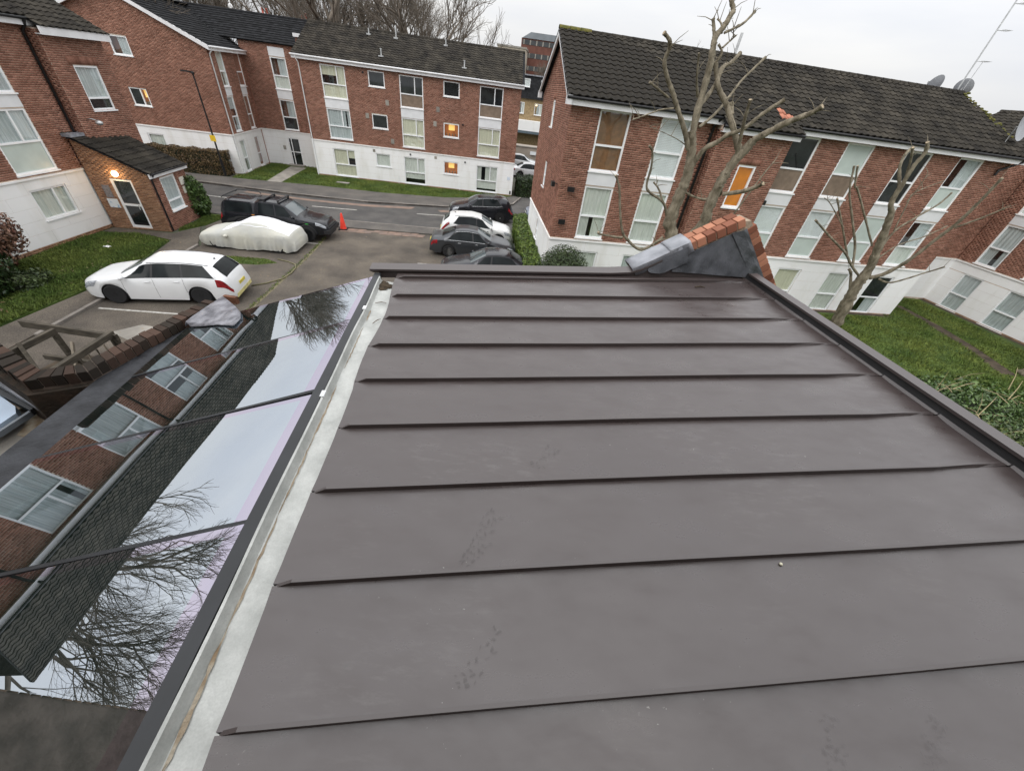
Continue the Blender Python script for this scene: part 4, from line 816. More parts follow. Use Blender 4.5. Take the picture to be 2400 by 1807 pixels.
# weeds along the court edge line
m = []
for i in range(900):
    k = random.randrange(len(YL) - 1); t = random.random(); x = YL[k][0] * (1 - t) + YL[k + 1][0] * t + random.gauss(-.08, .05); y = YL[k][1] * (1 - t) + YL[k + 1][1] * t; m.append((x, y))
P = np.array(m); n = len(P); an = rng.uniform(0, 6.28, n); V = np.empty((n, 3, 3)); V[:, 0, :2] = P - .02 * np.stack([np.cos(an), np.sin(an)], 1); V[:, 1, :2] = P + .02 * np.stack([np.cos(an), np.sin(an)], 1); V[:, 2, :2] = P + rng.normal(0, .03, (n, 2)); V[:, :2, 2] = .01; V[:, 2, 2] = rng.uniform(.02, .06, n)
link('moss', npmesh('moss', V.reshape(-1, 3), np.arange(n * 3).reshape(-1, 3), MA['blade']), None, 'stuff')
# litter and leaves on the court and lawns
Pq = []
for i in range(420):
    x, y = random.uniform(-15, -2), random.uniform(9, 24); Pq.append((x, y, .016, random.uniform(.015, .045)))
for i in range(160): x, y = random.uniform(-20.5, -16.7), random.uniform(9.5, 17.5); Pq.append((x, y, .1, random.uniform(.02, .05)))
n = len(Pq); V = np.empty((n, 4, 3))
for i, (x, y, z, s) in enumerate(Pq):
    a = random.uniform(0, 6.28)
    for j in range(4): V[i, j] = (x + s * (1 if j % 2 else .55) * math.cos(a + j * 1.57), y + s * (1 if j % 2 else .55) * math.sin(a + j * 1.57), z + random.uniform(0, .012))
link('leaf_litter', npmesh('leaf_litter', V.reshape(-1, 3), np.arange(n * 4).reshape(-1, 4), M('dead_leaf', (.22, .16, .09), .9, .3, 2, island=.6)), None, 'stuff')
def scrap(x, y, z, s, label, mat):
    m = MB(); r = []
    for i in range(4): r.append([(x + (j - 1.5) * s * .4, y + (i - 1.5) * s * .25, z + .012 * math.sin(i * 2.1 + j * 1.7) + .015) for j in range(4)])
    m.grid(r); tag(m.obj('litter', mat, smooth=True, fix=False), label, 'litter')
scrap(-19.15, 15.75, .1, .22, 'white plastic scrap lying on the lawn by the panelled wall', MA['white'])
scrap(*on_z((715, 459))[:2], .02, .3, 'white scrap in the gutter of the far kerb', MA['white'])
mh = sheet('manhole_cover', [tuple(CF(u, d, 0))[:2] for u, d in ((2.3, 2.5), (3.3, 2.5), (3.3, 2.0), (2.3, 2.0))], .128, MA['concrete'], parent=None); del mh['kind']; tag(mh, 'pale square manhole cover in the grass before the long flats', 'manhole cover')
mh.data.transform(Matrix.Translation((0, 0, .03)))
# green hose
m = MB(); hp = [(-11.5, 14.1), (-11.1, 14.5), (-10.75, 15.1), (-10.72, 15.8), (-10.85, 16.4), (-11.05, 16.75), (-11.5, 16.95), (-12.1, 17.08)]
m.tube([(x, y, .035) for x, y in hp], .028, 6); tag(m.obj('hose', M('hose_olive', (.17, .155, .085), .8), smooth=True), 'faded olive hose curling over the court between two parked cars', 'hose')
# timber bin store by the left wall
WD = M('old_wood', (.04, .034, .025), .9, .35, 3, .6, 30, stretch=(1, 1, 6), col2=(.085, .072, .054)); WL = M('pale_wood', (.2, .17, .13), .9, .25, 3)
bsx = thing('timber_enclosure', 'weathered broken timber enclosure with loose rails and pickets by the brick parapet', 'enclosure', (-12.7, 8, 0))
def beam(a, b, w, h, mat, name):
    a, b = Vector(a), Vector(b); t = (b - a).normalized(); s = t.cross(Vector((0, 0, 1))); s = s.normalized() if s.length > .01 else Vector((1, 0, 0)); u = s.cross(t); m = MB()
    m.add([p + s * i * w / 2 + u * j * h / 2 for p in (a, b) for i, j in ((-1, -1), (1, -1), (1, 1), (-1, 1))], [(3, 2, 1, 0), (4, 5, 6, 7), (0, 1, 5, 4), (1, 2, 6, 5), (2, 3, 7, 6), (3, 0, 4, 7)]); return m.obj(name, mat, bsx)
z = 1.05
beam((-11.25, 6.35, z), (-11.5, 8.35, z), .12, .16, WD, 'rail'); beam((-12.85, 7.0, z), (-12.9, 8.1, z), .1, .16, WD, 'rail'); beam((-14.2, 8.35, z - .1), (-11.35, 8.3, z - .1), .08, .2, WD, 'rail'); beam((-13, 7.6, .5), (-11.4, 7.6, .5), .08, .14, WD, 'rail')
for x, y in ((-11.45, 8.3), (-12.9, 8.05), (-11.25, 6.5), (-12.85, 7.1)): beam((x, y, 0), (x, y, z - .09), .11, .11, WD, 'post')
for k in range(7): y = 6.75 + k * .24; beam((-11.32 - k * .02, y, .06), (-11.4 - k * .02, y + .04, z - .15), .03, .09, WL if k % 2 else WD, 'picket')
beam((-12.8, 7.2, 1.2), (-11.9, 6.6, .1), .08, .12, WD, 'fallen_board'); beam((-12.3, 7.9, .9), (-11.6, 6.9, .05), .05, .1, WL, 'fallen_board')
slab('enclosure_floor', [(-13.4, 6.4), (-11.2, 6.2), (-11.4, 8.4), (-13.4, 8.4)], 0, .03, MA['soil'])
GLSLOPE = 19.4
# ------------------------------------------------------------------ foreground extension: metal roof, gutter, glass roof
EF = Fr((0, 0), 9.5)
E_ = lambda u, v, z: EF(u, -v, z)
def RZf(u, v): return 6.127 + .06 * (u * math.cos(R_(9.5)) - v * math.sin(R_(9.5)))
def metal_mat(name, col, scuff=True):
    m = bpy.data.materials.new(name); m.use_nodes = True; nt = m.node_tree; N = nt.nodes; L = nt.links; b = N['Principled BSDF']
    b.inputs['Specular IOR Level'].default_value = .85
    tc = N.new('ShaderNodeTexCoord')
    def noise(sc, det=4, st=(1, 1, 1), ro=.5):
        mp = N.new('ShaderNodeMapping'); mp.inputs['Scale'].default_value = st; mp.inputs['Rotation'].default_value = (0, 0, R_(-30)); L.new(tc.outputs['Object'], mp.inputs[0])
        n = N.new('ShaderNodeTexNoise'); n.inputs['Scale'].default_value = sc; n.inputs['Detail'].default_value = det; n.inputs['Roughness'].default_value = ro; L.new(mp.outputs[0], n.inputs['Vector']); return n.outputs[0]
    def ramp(src, a, bb, ca, cb):
        r = N.new('ShaderNodeValToRGB'); r.color_ramp.elements[0].position = a; r.color_ramp.elements[0].color = ca + (1,); r.color_ramp.elements[1].position = bb; r.color_ramp.elements[1].color = cb + (1,); L.new(src, r.inputs[0]); return r.outputs[0]
    base = ramp(noise(1.3, 3), .3, .7, tuple(x * .96 for x in col), tuple(x * 1.04 for x in col)); out = base
    def mixin(out, fac, c2):
        mm = N.new('ShaderNodeMix'); mm.data_type = 'RGBA'; L.new(fac, mm.inputs[0]); L.new(out, mm.inputs[6]); mm.inputs[7].default_value = c2 + (1,); return mm.outputs[2]
    if scuff:
        # dusty smears, gated by a large patch noise; scratches stretched; grit specks
        big = ramp(noise(1.3, 2), .53, .66, (0, 0, 0), (1, 1, 1))
        sm = ramp(noise(9, 6, (1, 3.5, 1), .7), .5, .76, (0, 0, 0), (.3, .3, .3))
        mu = N.new('ShaderNodeMath'); mu.operation = 'MULTIPLY'; L.new(big, mu.inputs[0]); L.new(sm, mu.inputs[1]); out = mixin(out, mu.outputs[0], (.2, .19, .18))
        sp = ramp(noise(75, 2), .735, .77, (0, 0, 0), (.85, .85, .85)); g2 = ramp(noise(2.3, 2), .55, .68, (0, 0, 0), (1, 1, 1))
        mu = N.new('ShaderNodeMath'); mu.operation = 'MULTIPLY'; L.new(sp, mu.inputs[0]); L.new(g2, mu.inputs[1]); out = mixin(out, mu.outputs[0], (.4, .39, .36))
        dk = ramp(noise(14, 5, (2.5, 1, 1)), .69, .76, (0, 0, 0), (.4, .4, .4)); out = mixin(out, dk, (.05, .048, .046))
        rr = ramp(noise(3.5, 7, (1, 2.2, 1), .65), .3, .72, (.22, .22, .22), (.5, .5, .5)); L.new(rr, b.inputs['Roughness'])
        bn = N.new('ShaderNodeBump'); bn.inputs['Strength'].default_value = .1; bn.inputs['Distance'].default_value = .05; L.new(noise(2.2, 2, (1, 2.5, 1)), bn.inputs['Height']); L.new(bn.outputs[0], b.inputs['Normal'])
    else: b.inputs['Roughness'].default_value = .45
    L.new(out, b.inputs['Base Color']); return m
METAL = metal_mat('brown_grey_coated_steel', (.06, .0465, .0445)); METAL2 = metal_mat('brown_grey_coated_trim', (.062, .049, .047), False)
hx = thing('house_extension', 'near house extension with brown-grey standing seam metal roof and sloping glass roof', 'house', E_(1.2, 2, 0))
mr_ = MB(); SV = [3.83 - .442 * i for i in range(0, 12)]; U0, U1 = -.72, 3.2
# roof deck below the panels
mr_.add([E_(u, v, RZf(u, v) - o) for o in (.03, .12) for u, v in ((U0 + .06, 4.0), (U1 + .05, 4.0), (U1 + .05, -1.2), (U0 + .06, -1.2))], [(0, 1, 2, 3), (7, 6, 5, 4), (0, 4, 5, 1), (1, 5, 6, 2), (2, 6, 7, 3), (3, 7, 4, 0)])
roof = mr_.obj('metal_roof', MA['leaddark'], hx)
edges = [3.97] + SV
for i in range(len(edges) - 1):
    va, vb = edges[i] - .004, edges[i + 1] + .004
    m = MB(); rows = []; nu, nv = 26, 6
    wob = lambda v: .02 * math.sin(v * 4.3 + 1) * (1 if v > 2 else .25)
    for a in range(nu + 1):
        t = a / nu; r = []
        for b in range(nv + 1):
            v = va + (vb - va) * b / nv; u = (U0 + wob(v)) * (1 - t) + U1 * t
            pan = .0035 * math.sin(math.pi * b / nv) * math.sin(t * 9 + i * 1.3) + (.006 if b in (0, nv) else 0)
            r.append(E_(u, v, RZf(u, v) + pan))
        rows.append(r)
    r0 = [Vector(p) + Vector((0, 0, -.035)) for p in rows[0]]
    m.grid([r0] + rows + [[Vector(p) + Vector((0, 0, .02)) for p in [E_(U1 + .012, va + (vb - va) * b / nv, RZf(U1, va)) for b in range(nv + 1)]]])
    m.obj('roof_panel', METAL, roof, smooth=True, sharp=40)
for i, v in enumerate(SV):
    m = MB(); h = .036; w = .0065
    prof = [(U0 + .012 + .02 * math.sin(v * 4.3 + 1) * (1 if v > 2 else .25), .002), (U0 + .075, h), (U0 + .6, h)] + [(U0 + .6 + (U1 - U0 - 1.1) * k / 8, h + random.uniform(-.0012, .0012)) for k in range(1, 9)] + [(U1 - .25, h * .75), (U1 - .1, h * .35), (U1 - .01, .006)]
    vs = []; n = len(prof)
    for q, (u, hh) in enumerate(prof):
        z = RZf(u, v); vv = v + .0025 * math.sin(u * 2 + i)
        bend = 0 if u < U1 - .5 else (u - (U1 - .5)) / .5 * .03
        vs += [E_(u, vv - w - bend * .0, z - .002), E_(u, vv - w + bend, z + hh), E_(u, vv + w + bend, z + hh), E_(u, vv + w, z - .002)]
    fs = []
    for q in range(n - 1): fs += [(q * 4 + j, q * 4 + j + 1, q * 4 + 5 + j, q * 4 + 4 + j) for j in range(3)]
    fs += [(0, 1, 2, 3), ((n - 1) * 4 + 3, (n - 1) * 4 + 2, (n - 1) * 4 + 1, (n - 1) * 4)]
    m.add(vs, fs); m.obj('standing_seam', METAL2, roof)
# far cap, rising on to the parapet
CU = [(-1.02, 0), (-.5, 0), (.4, 0), (1.6, .0), (1.82, .012), (1.95, .05), (2.15, .16)]
m = MB(); vs = []; prof = [(3.97, .022), (3.955, .03), (3.955, .05), (4.1, .062), (4.112, -.05)]
for u, dz in CU:
    z = RZf(u, 3.95); vs.append([E_(u, v, z + o + dz) for v, o in prof])
m.grid(vs); n = len(prof); m.f += [tuple(range(n))[::-1], tuple(range(len(m.v) - n, len(m.v)))]; m.m += [0, 0]; m.obj('edge_cap', METAL2, hx, sharp=30)
m = MB(); vs = [[E_(u, v, RZf(u, 3.95) + o) for v, o in ((3.975, -.05), (3.975, .04 + dz), (4.08, .04 + dz), (4.08, -.05))] for u, dz in [(-.93, 0)] + CU[1:] + [(3.2, .2)]]
m.grid(vs); m.obj('edge_upstand', METAL2, hx, fix=True)
# right verge: upstand and cap
m = MB(); m.grid([[E_(3.2, v, RZf(3.2, v) - .04), E_(3.215, v, RZf(3.2, v) + .02), E_(3.225, v, RZf(3.2, v) + .075)] for v in (3.97, 2, 0, -1.2)]); m.obj('verge_upstand', M('black_upstand', (.018, .018, .019), .6, .2, 8), hx, fix=False)  # upstand face coloured black over its full height
m = MB(); m.grid([[E_(3.2, v, RZf(3.2, v) + .07), E_(3.195, v, RZf(3.2, v) + .092), E_(3.29, v, RZf(3.2, v) + .10), E_(3.3, v, RZf(3.2, v) - .08)] for v in np.linspace(3.9, -1.2, 12)]); m.obj('verge_cap', METAL2, hx)
# gutter
GZ = 5.992
GAL = M('gutter_lining', (.38, .39, .37), .42, .12, 5, .2, 14, spec=.5, metal=.2, col2=(.53, .54, .515), detail=8, fine=.06)
m = MB(); ru = [(-.60, GZ + .02), (-.66, GZ + .004), (-.78, GZ), (-.872, GZ + .004), (-.885, GZ + .02), (-.892, GZ + .052), (-.902, GZ + .057)]
m.grid([[E_(u + .003 * math.sin(v * 5 + u * 9), v, z + .003 * math.sin(v * 7 + u * 20)) for u, z in ru] for v in np.linspace(3.86, -1.2, 60)]); gt = m.obj('box_gutter', GAL, hx, smooth=True, fix=False, sharp=40)
RUST = M('gutter_silt', (.26, .19, .12), 1, .4, 14, .6, 50, col2=(.42, .37, .29))
def silt(v0, v1, w, name='silt_line', mat=None, u=-.862):
    m = MB(); n = max(4, int(abs(v1 - v0) / .03)); rows = []
    for k in range(n + 1):
        v = v0 + (v1 - v0) * k / n; ww = w * math.sin(math.pi * k / n) ** .6 * random.uniform(.35, 1); uc = u + random.uniform(-.003, .003); rows.append([E_(uc - ww * .25, v, GZ + .012), E_(uc, v, GZ + .0095 + ww * .06), E_(uc + ww * .75, v, GZ + .0075)])
    m.grid(rows); m.obj(name, mat or RUST, gt, fix=False)
for v0, v1, w in ((-.6, .25, .035), (.2, .62, .02), (.6, 1.1, .013), (1.1, 1.6, .01), (1.55, 2.1, .013), (2.3, 2.9, .008), (3.0, 3.2, .02)): silt(v0, v1, w)
silt(3.62, 3.86, .26, 'leaf_mulch', M('mulch', (.05, .035, .02), 1, .4, 20, 1, 60), -.86)
for v, u, a in ((3.35, -.8, .3), (3.0, -.77, 1.2)):
    m = MB(); p = E_(u, v, GZ + .012); d = Vector((math.cos(a), math.sin(a), 0)) * .05; m.tube([p - d, p + d * .2 + Vector((0, 0, .008)), p + d], [.003, .004, .002], 5); m.obj('twig', M('twig_brown', (.12, .08, .05), .9), gt)
for v in (3.15, 1.95):
    m = MB(); m.box((-.912, v - .03, GZ + .05), (-.886, v + .03, GZ + .062), lambda a, b, c: E_(a, b, c)); m.obj('fixing_clip', M('clip_white', (.8, .82, .83), .4), gt)
# glass roof frame (top rail)
FRM = M('anthracite_frame', (.022, .024, .027), .4, .15, 5)
m = MB(); m.box((-.968, -1.2, 5.85), (-.906, 3.95, 6.045), lambda a, b, c: E_(a, b, c)); gr = m.obj('glass_roof', FRM, hx)
GSL = R_(GLSLOPE)
def G(v, s, n=0.):   # s down the slope from the rail, n above glass
    return E_(-.955 - s * math.cos(GSL) - n * math.sin(GSL), v, 6.02 - s * math.sin(GSL) + n * math.cos(GSL))
def coated_glass():
    m = bpy.data.materials.new('coated_roof_glass'); m.use_nodes = True; nt = m.node_tree; N = nt.nodes; L = nt.links; N.clear()
    o = N.new('ShaderNodeOutputMaterial'); g = N.new('ShaderNodeBsdfGlossy'); g.inputs['Roughness'].default_value = .0; g.inputs[0].default_value = (.7, .75, .81, 1)
    d = N.new('ShaderNodeBsdfDiffuse'); d.inputs[0].default_value = (.018, .032, .026, 1)
    lw_ = N.new('ShaderNodeLayerWeight'); lw_.inputs[0].default_value = .5; mr = N.new('ShaderNodeMapRange'); mr.inputs[3].default_value = .52; mr.inputs[4].default_value = .95; L.new(lw_.outputs['Facing'], mr.inputs[0])
    tc = N.new('ShaderNodeTexCoord'); ns = N.new('ShaderNodeTexNoise'); ns.inputs['Scale'].default_value = .9; ns.inputs['Detail'].default_value = 1; L.new(tc.outputs['Object'], ns.inputs['Vector'])
    bp = N.new('ShaderNodeBump'); bp.inputs['Strength'].default_value = .06; bp.inputs['Distance'].default_value = .03; L.new(ns.outputs[0], bp.inputs['Height']); L.new(bp.outputs[0], g.inputs['Normal'])
    mi = N.new('ShaderNodeMixShader'); L.new(mr.outputs[0], mi.inputs[0]); L.new(d.outputs[0], mi.inputs[1]); L.new(g.outputs[0], mi.inputs[2])
    du = N.new('ShaderNodeBsdfDiffuse'); du.inputs[0].default_value = (.3, .29, .27, 1); n2 = N.new('ShaderNodeTexNoise'); n2.inputs['Scale'].default_value = 3.2; n2.inputs['Detail'].default_value = 9; n2.inputs['Roughness'].default_value = .7; L.new(tc.outputs['Object'], n2.inputs['Vector'])
    m3 = N.new('ShaderNodeMapRange'); m3.inputs[1].default_value = .45; m3.inputs[2].default_value = .8; m3.inputs[3].default_value = .0; m3.inputs[4].default_value = .07; L.new(n2.outputs[0], m3.inputs[0]); mi2 = N.new('ShaderNodeMixShader'); L.new(m3.outputs[0], mi2.inputs[0]); L.new(mi.outputs[0], mi2.inputs[1]); L.new(du.outputs[0], mi2.inputs[2]); L.new(mi2.outputs[0], o.inputs[0]); return m
CG_ = coated_glass(); GLN = 2.165
GHOST = None
def ghost_band_glass():  # pane glass tinted purplish, painting in the ghost reflection along the edges
    m = CG_.copy(); m.name = 'glass_ghost_band'
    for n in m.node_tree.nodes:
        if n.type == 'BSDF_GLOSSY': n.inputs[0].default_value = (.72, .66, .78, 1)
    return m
GHG = ghost_band_glass()
JV = [3.93 - .96 * i for i in range(7)]; JV = [3.94, 2.98, 2.02, 1.06, .1, -.86, -1.2]
for i in range(6):
    va, vb = JV[i] - .012, JV[i + 1] + .012
    m = MB(); b1, b2 = .085, .05
    ta, tb, G0 = (-1) ** i * random.uniform(.004, .009), (-1) ** (i // 2) * random.uniform(.002, .008), G
    def G(vv, s, n=0., ta=ta, tb=tb, vm=(va + vb) / 2): return G0(vv, s, n + ta * (s - GLN / 2) + tb * (vv - vm))
    m.add([G(va - b2, .0 + b1 + .02, .002), G(vb, .0 + b1 + .02, .002), G(vb, GLN, .002), G(va - b2, GLN, .002)], [(0, 1, 2, 3)], 0)
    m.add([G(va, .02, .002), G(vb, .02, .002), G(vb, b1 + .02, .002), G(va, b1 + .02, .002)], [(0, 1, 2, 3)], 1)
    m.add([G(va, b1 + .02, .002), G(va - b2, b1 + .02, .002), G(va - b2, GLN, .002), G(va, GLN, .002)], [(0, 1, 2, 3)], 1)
    m.add([G(va, .02, .0015), G(vb, .02, .0015), G(vb, GLN, .0015), G(va, GLN, .0015), G(va, .02, -.03), G(vb, .02, -.03), G(vb, GLN, -.03), G(va, GLN, -.03)], [(4, 5, 6, 7), (0, 4, 5, 1), (1, 5, 6, 2), (2, 6, 7, 3), (3, 7, 4, 0)], 2)
    bm_ = m.obj('glass_pane', [CG_, GHG, FRM], gr, fix=False)
    for p in bm_.data.polygons:
        if p.material_index < 2 and p.normal.z < 0: p.flip()
    G = G0
for v in JV[1:-1]:
    m = MB(); m.add([G(v + a, s, n) for s in (.02, GLN) for a, n in ((-.011, -.03), (.011, -.03), (.011, .004), (-.011, .004))], [(0, 1, 5, 4), (1, 2, 6, 5), (2, 3, 7, 6), (3, 0, 4, 7), (0, 3, 2, 1), (4, 5, 6, 7)]); m.obj('joint_seal', FRM, gr)
# black felt apron, extension body
FELT = M('roofing_felt', (.018, .019, .022), .7, .3, 7, .6, 25, col2=(.042, .044, .05))
lowz = 6.02 - GLN * math.sin(GSL); lowu = -.955 - GLN * math.cos(GSL)
m = MB(); rows = []
for v in np.linspace(4.2, -1.2, 40):
    rows.append([E_(lowu + .06, v, lowz - .05), E_(lowu - .02, v, lowz - .035 + .004 * math.sin(v * 9)), E_(lowu - .14, v, lowz - .045 + .006 * math.sin(v * 13)), E_(lowu - .32, v, lowz - .055)])
m.grid(rows); m.obj('felt_apron', FELT, hx, smooth=True, fix=False)
m = MB(); m.box((lowu - .33, -1.2, 0), (3.19, 3.9, lowz - .16), lambda a, b, c: E_(a, b, c)); m.obj('wall', MA['brickold'], hx)
m = MB(); m.box((-.85, -1.2, lowz - .159), (3.17, 3.88, 5.85), lambda a, b, c: E_(a, b, c)); m.obj('wall', MA['brickold'], hx)
# muddy boot prints on the panels
MUD = M('mud_print', (.056, .049, .047), .55, .2, 30); MUDL = M('dust_print', (.1, .092, .09), .6, .25, 30)
for _m in (MUD, MUDL): _m.node_tree.nodes['Principled BSDF'].inputs['Alpha'].default_value = .2
def bootprint(px, ang, full=True, mat=None, s=1.):
    v = pray(px); t = -1e9
    k = (6.127 - HC) / (v[2] - .06 * v[0]); c = Vector((v[0] * k, v[1] * k, HC + v[2] * k)); m = MB(); a = R_(ang); d = Vector((math.cos(a), math.sin(a), 0)); e = Vector((-d.y, d.x, 0))
    for i in range(9 if full else 4):
        yy = (i - 4) * .027; hw = .043 * (1 - (abs(i - 5) / 7.5) ** 2) 
        for j in range(4):
            if random.random() < .3: continue
            xx = (j - 1.5) * hw * .55 + random.uniform(-.004, .004); w = hw * random.uniform(.1, .24); h = random.uniform(.004, .011); sk = random.uniform(-1.2, 1.2)
            q = []
            for sx, sy in ((-1, -1), (1, -1), (1, 1), (-1, 1)):
                p = c + e * (xx + sx * w * random.uniform(.6, 1.3) + sy * sk * .003) * s + d * (yy + sy * h * random.uniform(.5, 1.4) + sk * sx * w * .6) * s; p.z = 6.127 + .06 * p.x + .0055; q.append(p)
            m.add(q, [(0, 1, 2, 3)])
    m.obj('boot_print', mat or MUD, roof, fix=False)
bootprint((1125, 1275), 62); bootprint((1170, 1195), 55, False); bootprint((1185, 1475), 50, False); bootprint((1140, 1560), 30, False); bootprint((1300, 1045), 60, False); bootprint((1292, 1083), 20, False); bootprint((1955, 1755), 70, True, MUDL, .8); bootprint((2190, 1745), 40, True, MUDL, .8)
m = MB(); p = (1828, 1324); v = pray(p); k = (6.127 - HC) / (v[2] - .06 * v[0]); c = (v[0] * k, v[1] * k, HC + v[2] * k + .008); m.lathe([(.002, -.004), (.008, 0), (.006, .005), (.001, .006)], c, 8); tag(m.obj('pebble', M('pebble_cream', (.75, .72, .55), .8), smooth=True), 'tiny cream pebble resting on the metal roof below a seam', 'pebble')
m = MB(); v = pray((1640, 675)); k = (6.127 - HC) / (v[2] - .06 * v[0]); c = Vector((v[0] * k, v[1] * k, HC + v[2] * k + .008)); m.tube([c + Vector((-.06, -.01, 0)), c + Vector((0, .01, .006)), c + Vector((.06, .012, 0))], [.006, .008, .004], 5); tag(m.obj('twig', MA['soil']), 'dark curled twig on the metal roof near the lead flashing', 'twig')
# brick gable parapet with lead at the far right corner
gp = thing('brick_parapet', 'small brick gable parapet dressed in grey lead at the roof corner', 'parapet', E_(2.9, 4.1, 6.1))
VF, VB = 3.99, 4.23
Tp = lambda a, b, c: E_(a, c, b)
m = MB(); m.prism([(1.7, 5.9), (1.95, 6.31), (2.90, 6.885), (2.99, 6.9), (3.84, 6.05), (3.84, 5.0), (1.7, 5.0)], (VF + .006, VB - .006), Tp); m.obj('mortar_core', M('mortar_new', (.34, .27, .2), .95, .25, 8, .5), gp)
BR2 = MA['brick2']
def pbrick(c, t, ln, hh, va, vb, mat=None):
    """brick on the rake: c=(u,z) lower corner, t=(du,dz) unit along rake"""
    nx = (-t[1], t[0]); m = MB(); pol = [(c[0], c[1]), (c[0] + t[0] * ln, c[1] + t[1] * ln), (c[0] + t[0] * ln + nx[0] * hh, c[1] + t[1] * ln + nx[1] * hh), (c[0] + nx[0] * hh, c[1] + nx[1] * hh)]
    if nx[1] < 0: pol = [(c[0], c[1]), (c[0] + t[0] * ln, c[1] + t[1] * ln), (c[0] + t[0] * ln - nx[0] * hh, c[1] + t[1] * ln - nx[1] * hh), (c[0] - nx[0] * hh, c[1] - nx[1] * hh)]
    j = random.uniform(-.002, .002); m.prism(pol, (va + j, vb + j), Tp); o = m.obj('brick', mat or BR2, gp)
    bm = bmesh.new(); bm.from_mesh(o.data); bmesh.ops.bevel(bm, geom=bm.edges[:], offset=.004, segments=1, affect='EDGES'); bm.to_mesh(o.data); bm.free(); return o
a = math.atan2(.59, .98); t = (math.cos(a), math.sin(a)); u0, z0 = 2.03, 6.28
for row, (va, vb) in enumerate(((VF - .004, VF + .112), (VF + .124, VB + .004))):
    s = .36 - (.05 if row else 0)
    while s < 1.06:
        ln = random.choice((.105, .105, .115, .15)); ln = min(ln, 1.09 - s); pbrick((u0 + t[0] * s, z0 + t[1] * s), t, ln - .01, .095, va, vb); s += ln
a2 = R_(-46); t2 = (math.cos(a2), math.sin(a2)); 
for k in range(14):
    s = .03 + k * .079; pbrick((2.965 + t2[0] * s, 6.825 + t2[1] * s), t2, .069, -.1 if False else .1, VF - .006, VB + .006, BR2)
LD = MA['lead']; LDK = MA['leaddark']
def ribbon(name, rows, mat, par=gp, thick=.004, flat=False):
    m = MB(); m.grid(rows); o = m.obj(name, mat, par, smooth=not flat, fix=False, sharp=None if flat else 25); md = o.modifiers.new('t', 'SOLIDIFY'); md.thickness = thick; return o
def on_rake(s, h=0.): return (u0 + t[0] * s - t[1] * h, z0 + t[1] * s + t[0] * h)
def capsheet(s0, s1, h, lo, name):
    rows = []
    for k in range(7):
        s = s0 + (s1 - s0) * k / 6; (u, z) = on_rake(s, h); (ul, zl) = on_rake(s + .02, h - lo - .015 * math.sin(k * 2)); w = .003 * math.sin(k * 1.9)
        rows.append([E_(ul, VF - .022, zl), E_(u, VF - .02 + w, z - .004), E_(u, VF - .004, z + .003), E_(u + .004, (VF + VB) / 2, z + .006 + w), E_(u, VB + .01, z + .002), E_(ul, VB + .02, zl)])
    ribbon(name, rows, LD)
capsheet(-.16, .4, .108, .09, 'lead_cap'); capsheet(.27, .5, .118, .13, 'lead_cap')
rows = []
for k in range(9):
    f = k / 8; ua, za = on_rake(.35 + .62 * f, -.005); ub, zb = (2.3 + 1.0 * f, 6.3 - .0 * f); rows.append([E_(ub, VF - .03 + .002 * math.sin(k * 2.3), zb), E_((ua + ub) / 2, VF - .02 + .0025 * math.sin(k * 3.1), (za + zb) / 2), E_(ua, VF - .012, za)])
ribbon('lead_apron', rows, LDK, flat=True)
rows = []
for k in range(9):
    s = k / 8 * 1.0; rows.append([E_(2.955 + t2[0] * s - .14 + .05 * k / 8, VF - .026, 6.815 + t2[1] * s - .05), E_(2.965 + t2[0] * s - .03, VF - .024 + .008 * (k % 2), 6.825 + t2[1] * s - .02), E_(2.965 + t2[0] * s, VF - .012, 6.825 + t2[1] * s)])
ribbon('lead_apron', rows, LDK, flat=True)
rows = []
for k in range(8):
    f = k / 7; ua, za = on_rake(.0 + .45 * f, .05); rows.append([E_(ua + .05, VF - .04, max(6.27, za - .13 - .02 * (k % 2) * .3)), E_(ua + .02, VF - .03, za - .04), E_(ua, VF - .024, za + .03)])
ribbon('lead_apron', rows, LDK, flat=True)
# left brick parapet
lp = thing('parapet_wall', 'old soot stained brick parapet with upright coping below the glass roof', 'parapet', (-4, 3.2, 0))
PZ = 5.36
path = [Vector((-3.64, 3.82, 0)), Vector((-3.77, 2.38, 0)), Vector((-4.1, 2.17, 0)), Vector((-4.63, 2.38, 0)), Vector((-7.6, 3.55, 0))]
def offs(path, w):
    out = []
    for i, p in enumerate(path):
        d1 = (path[i] - path[i - 1]).normalized() if i else (path[1] - path[0]).normalized(); d2 = (path[i + 1] - path[i]).normalized() if i < len(path) - 1 else d1
        n = Vector((d1.y, -d1.x, 0)) + Vector((d2.y, -d2.x, 0)); n.normalize(); c = max(.5, n.dot(Vector((d1.y, -d1.x, 0)))); out.append(p + n * (w / c))
    return out
outer = offs(path, .125)
for i in range(len(path) - 1):
    m = MB(); m.prism([(p.x, p.y) for p in (path[i], path[i + 1], outer[i + 1], outer[i])], (0, PZ - .018)); m.obj('wall', MA['mortard'], lp)
    a_, b_ = path[i], path[i + 1]; oa, ob = outer[i], outer[i + 1]; n = max(2, int((b_ - a_).length / .078))
    for k in range(n):
        f0, f1 = k / n, (k + .88) / n; j = random.uniform(-.006, .006); jz = random.uniform(-.006, .008); q = [a_.lerp(b_, f0), a_.lerp(b_, f1), oa.lerp(ob, f1), oa.lerp(ob, f0)]; nn = (q[0] - q[3]).normalized() * (.012 + j); q[0] += nn; q[1] += nn
        q[2] -= nn * .3; q[3] -= nn * .3; m = MB(); m.prism([(p.x, p.y) for p in q], (PZ - .1, PZ + jz)); m.obj('brick', MA['brickold'], lp)
inn = offs(path, -.05)
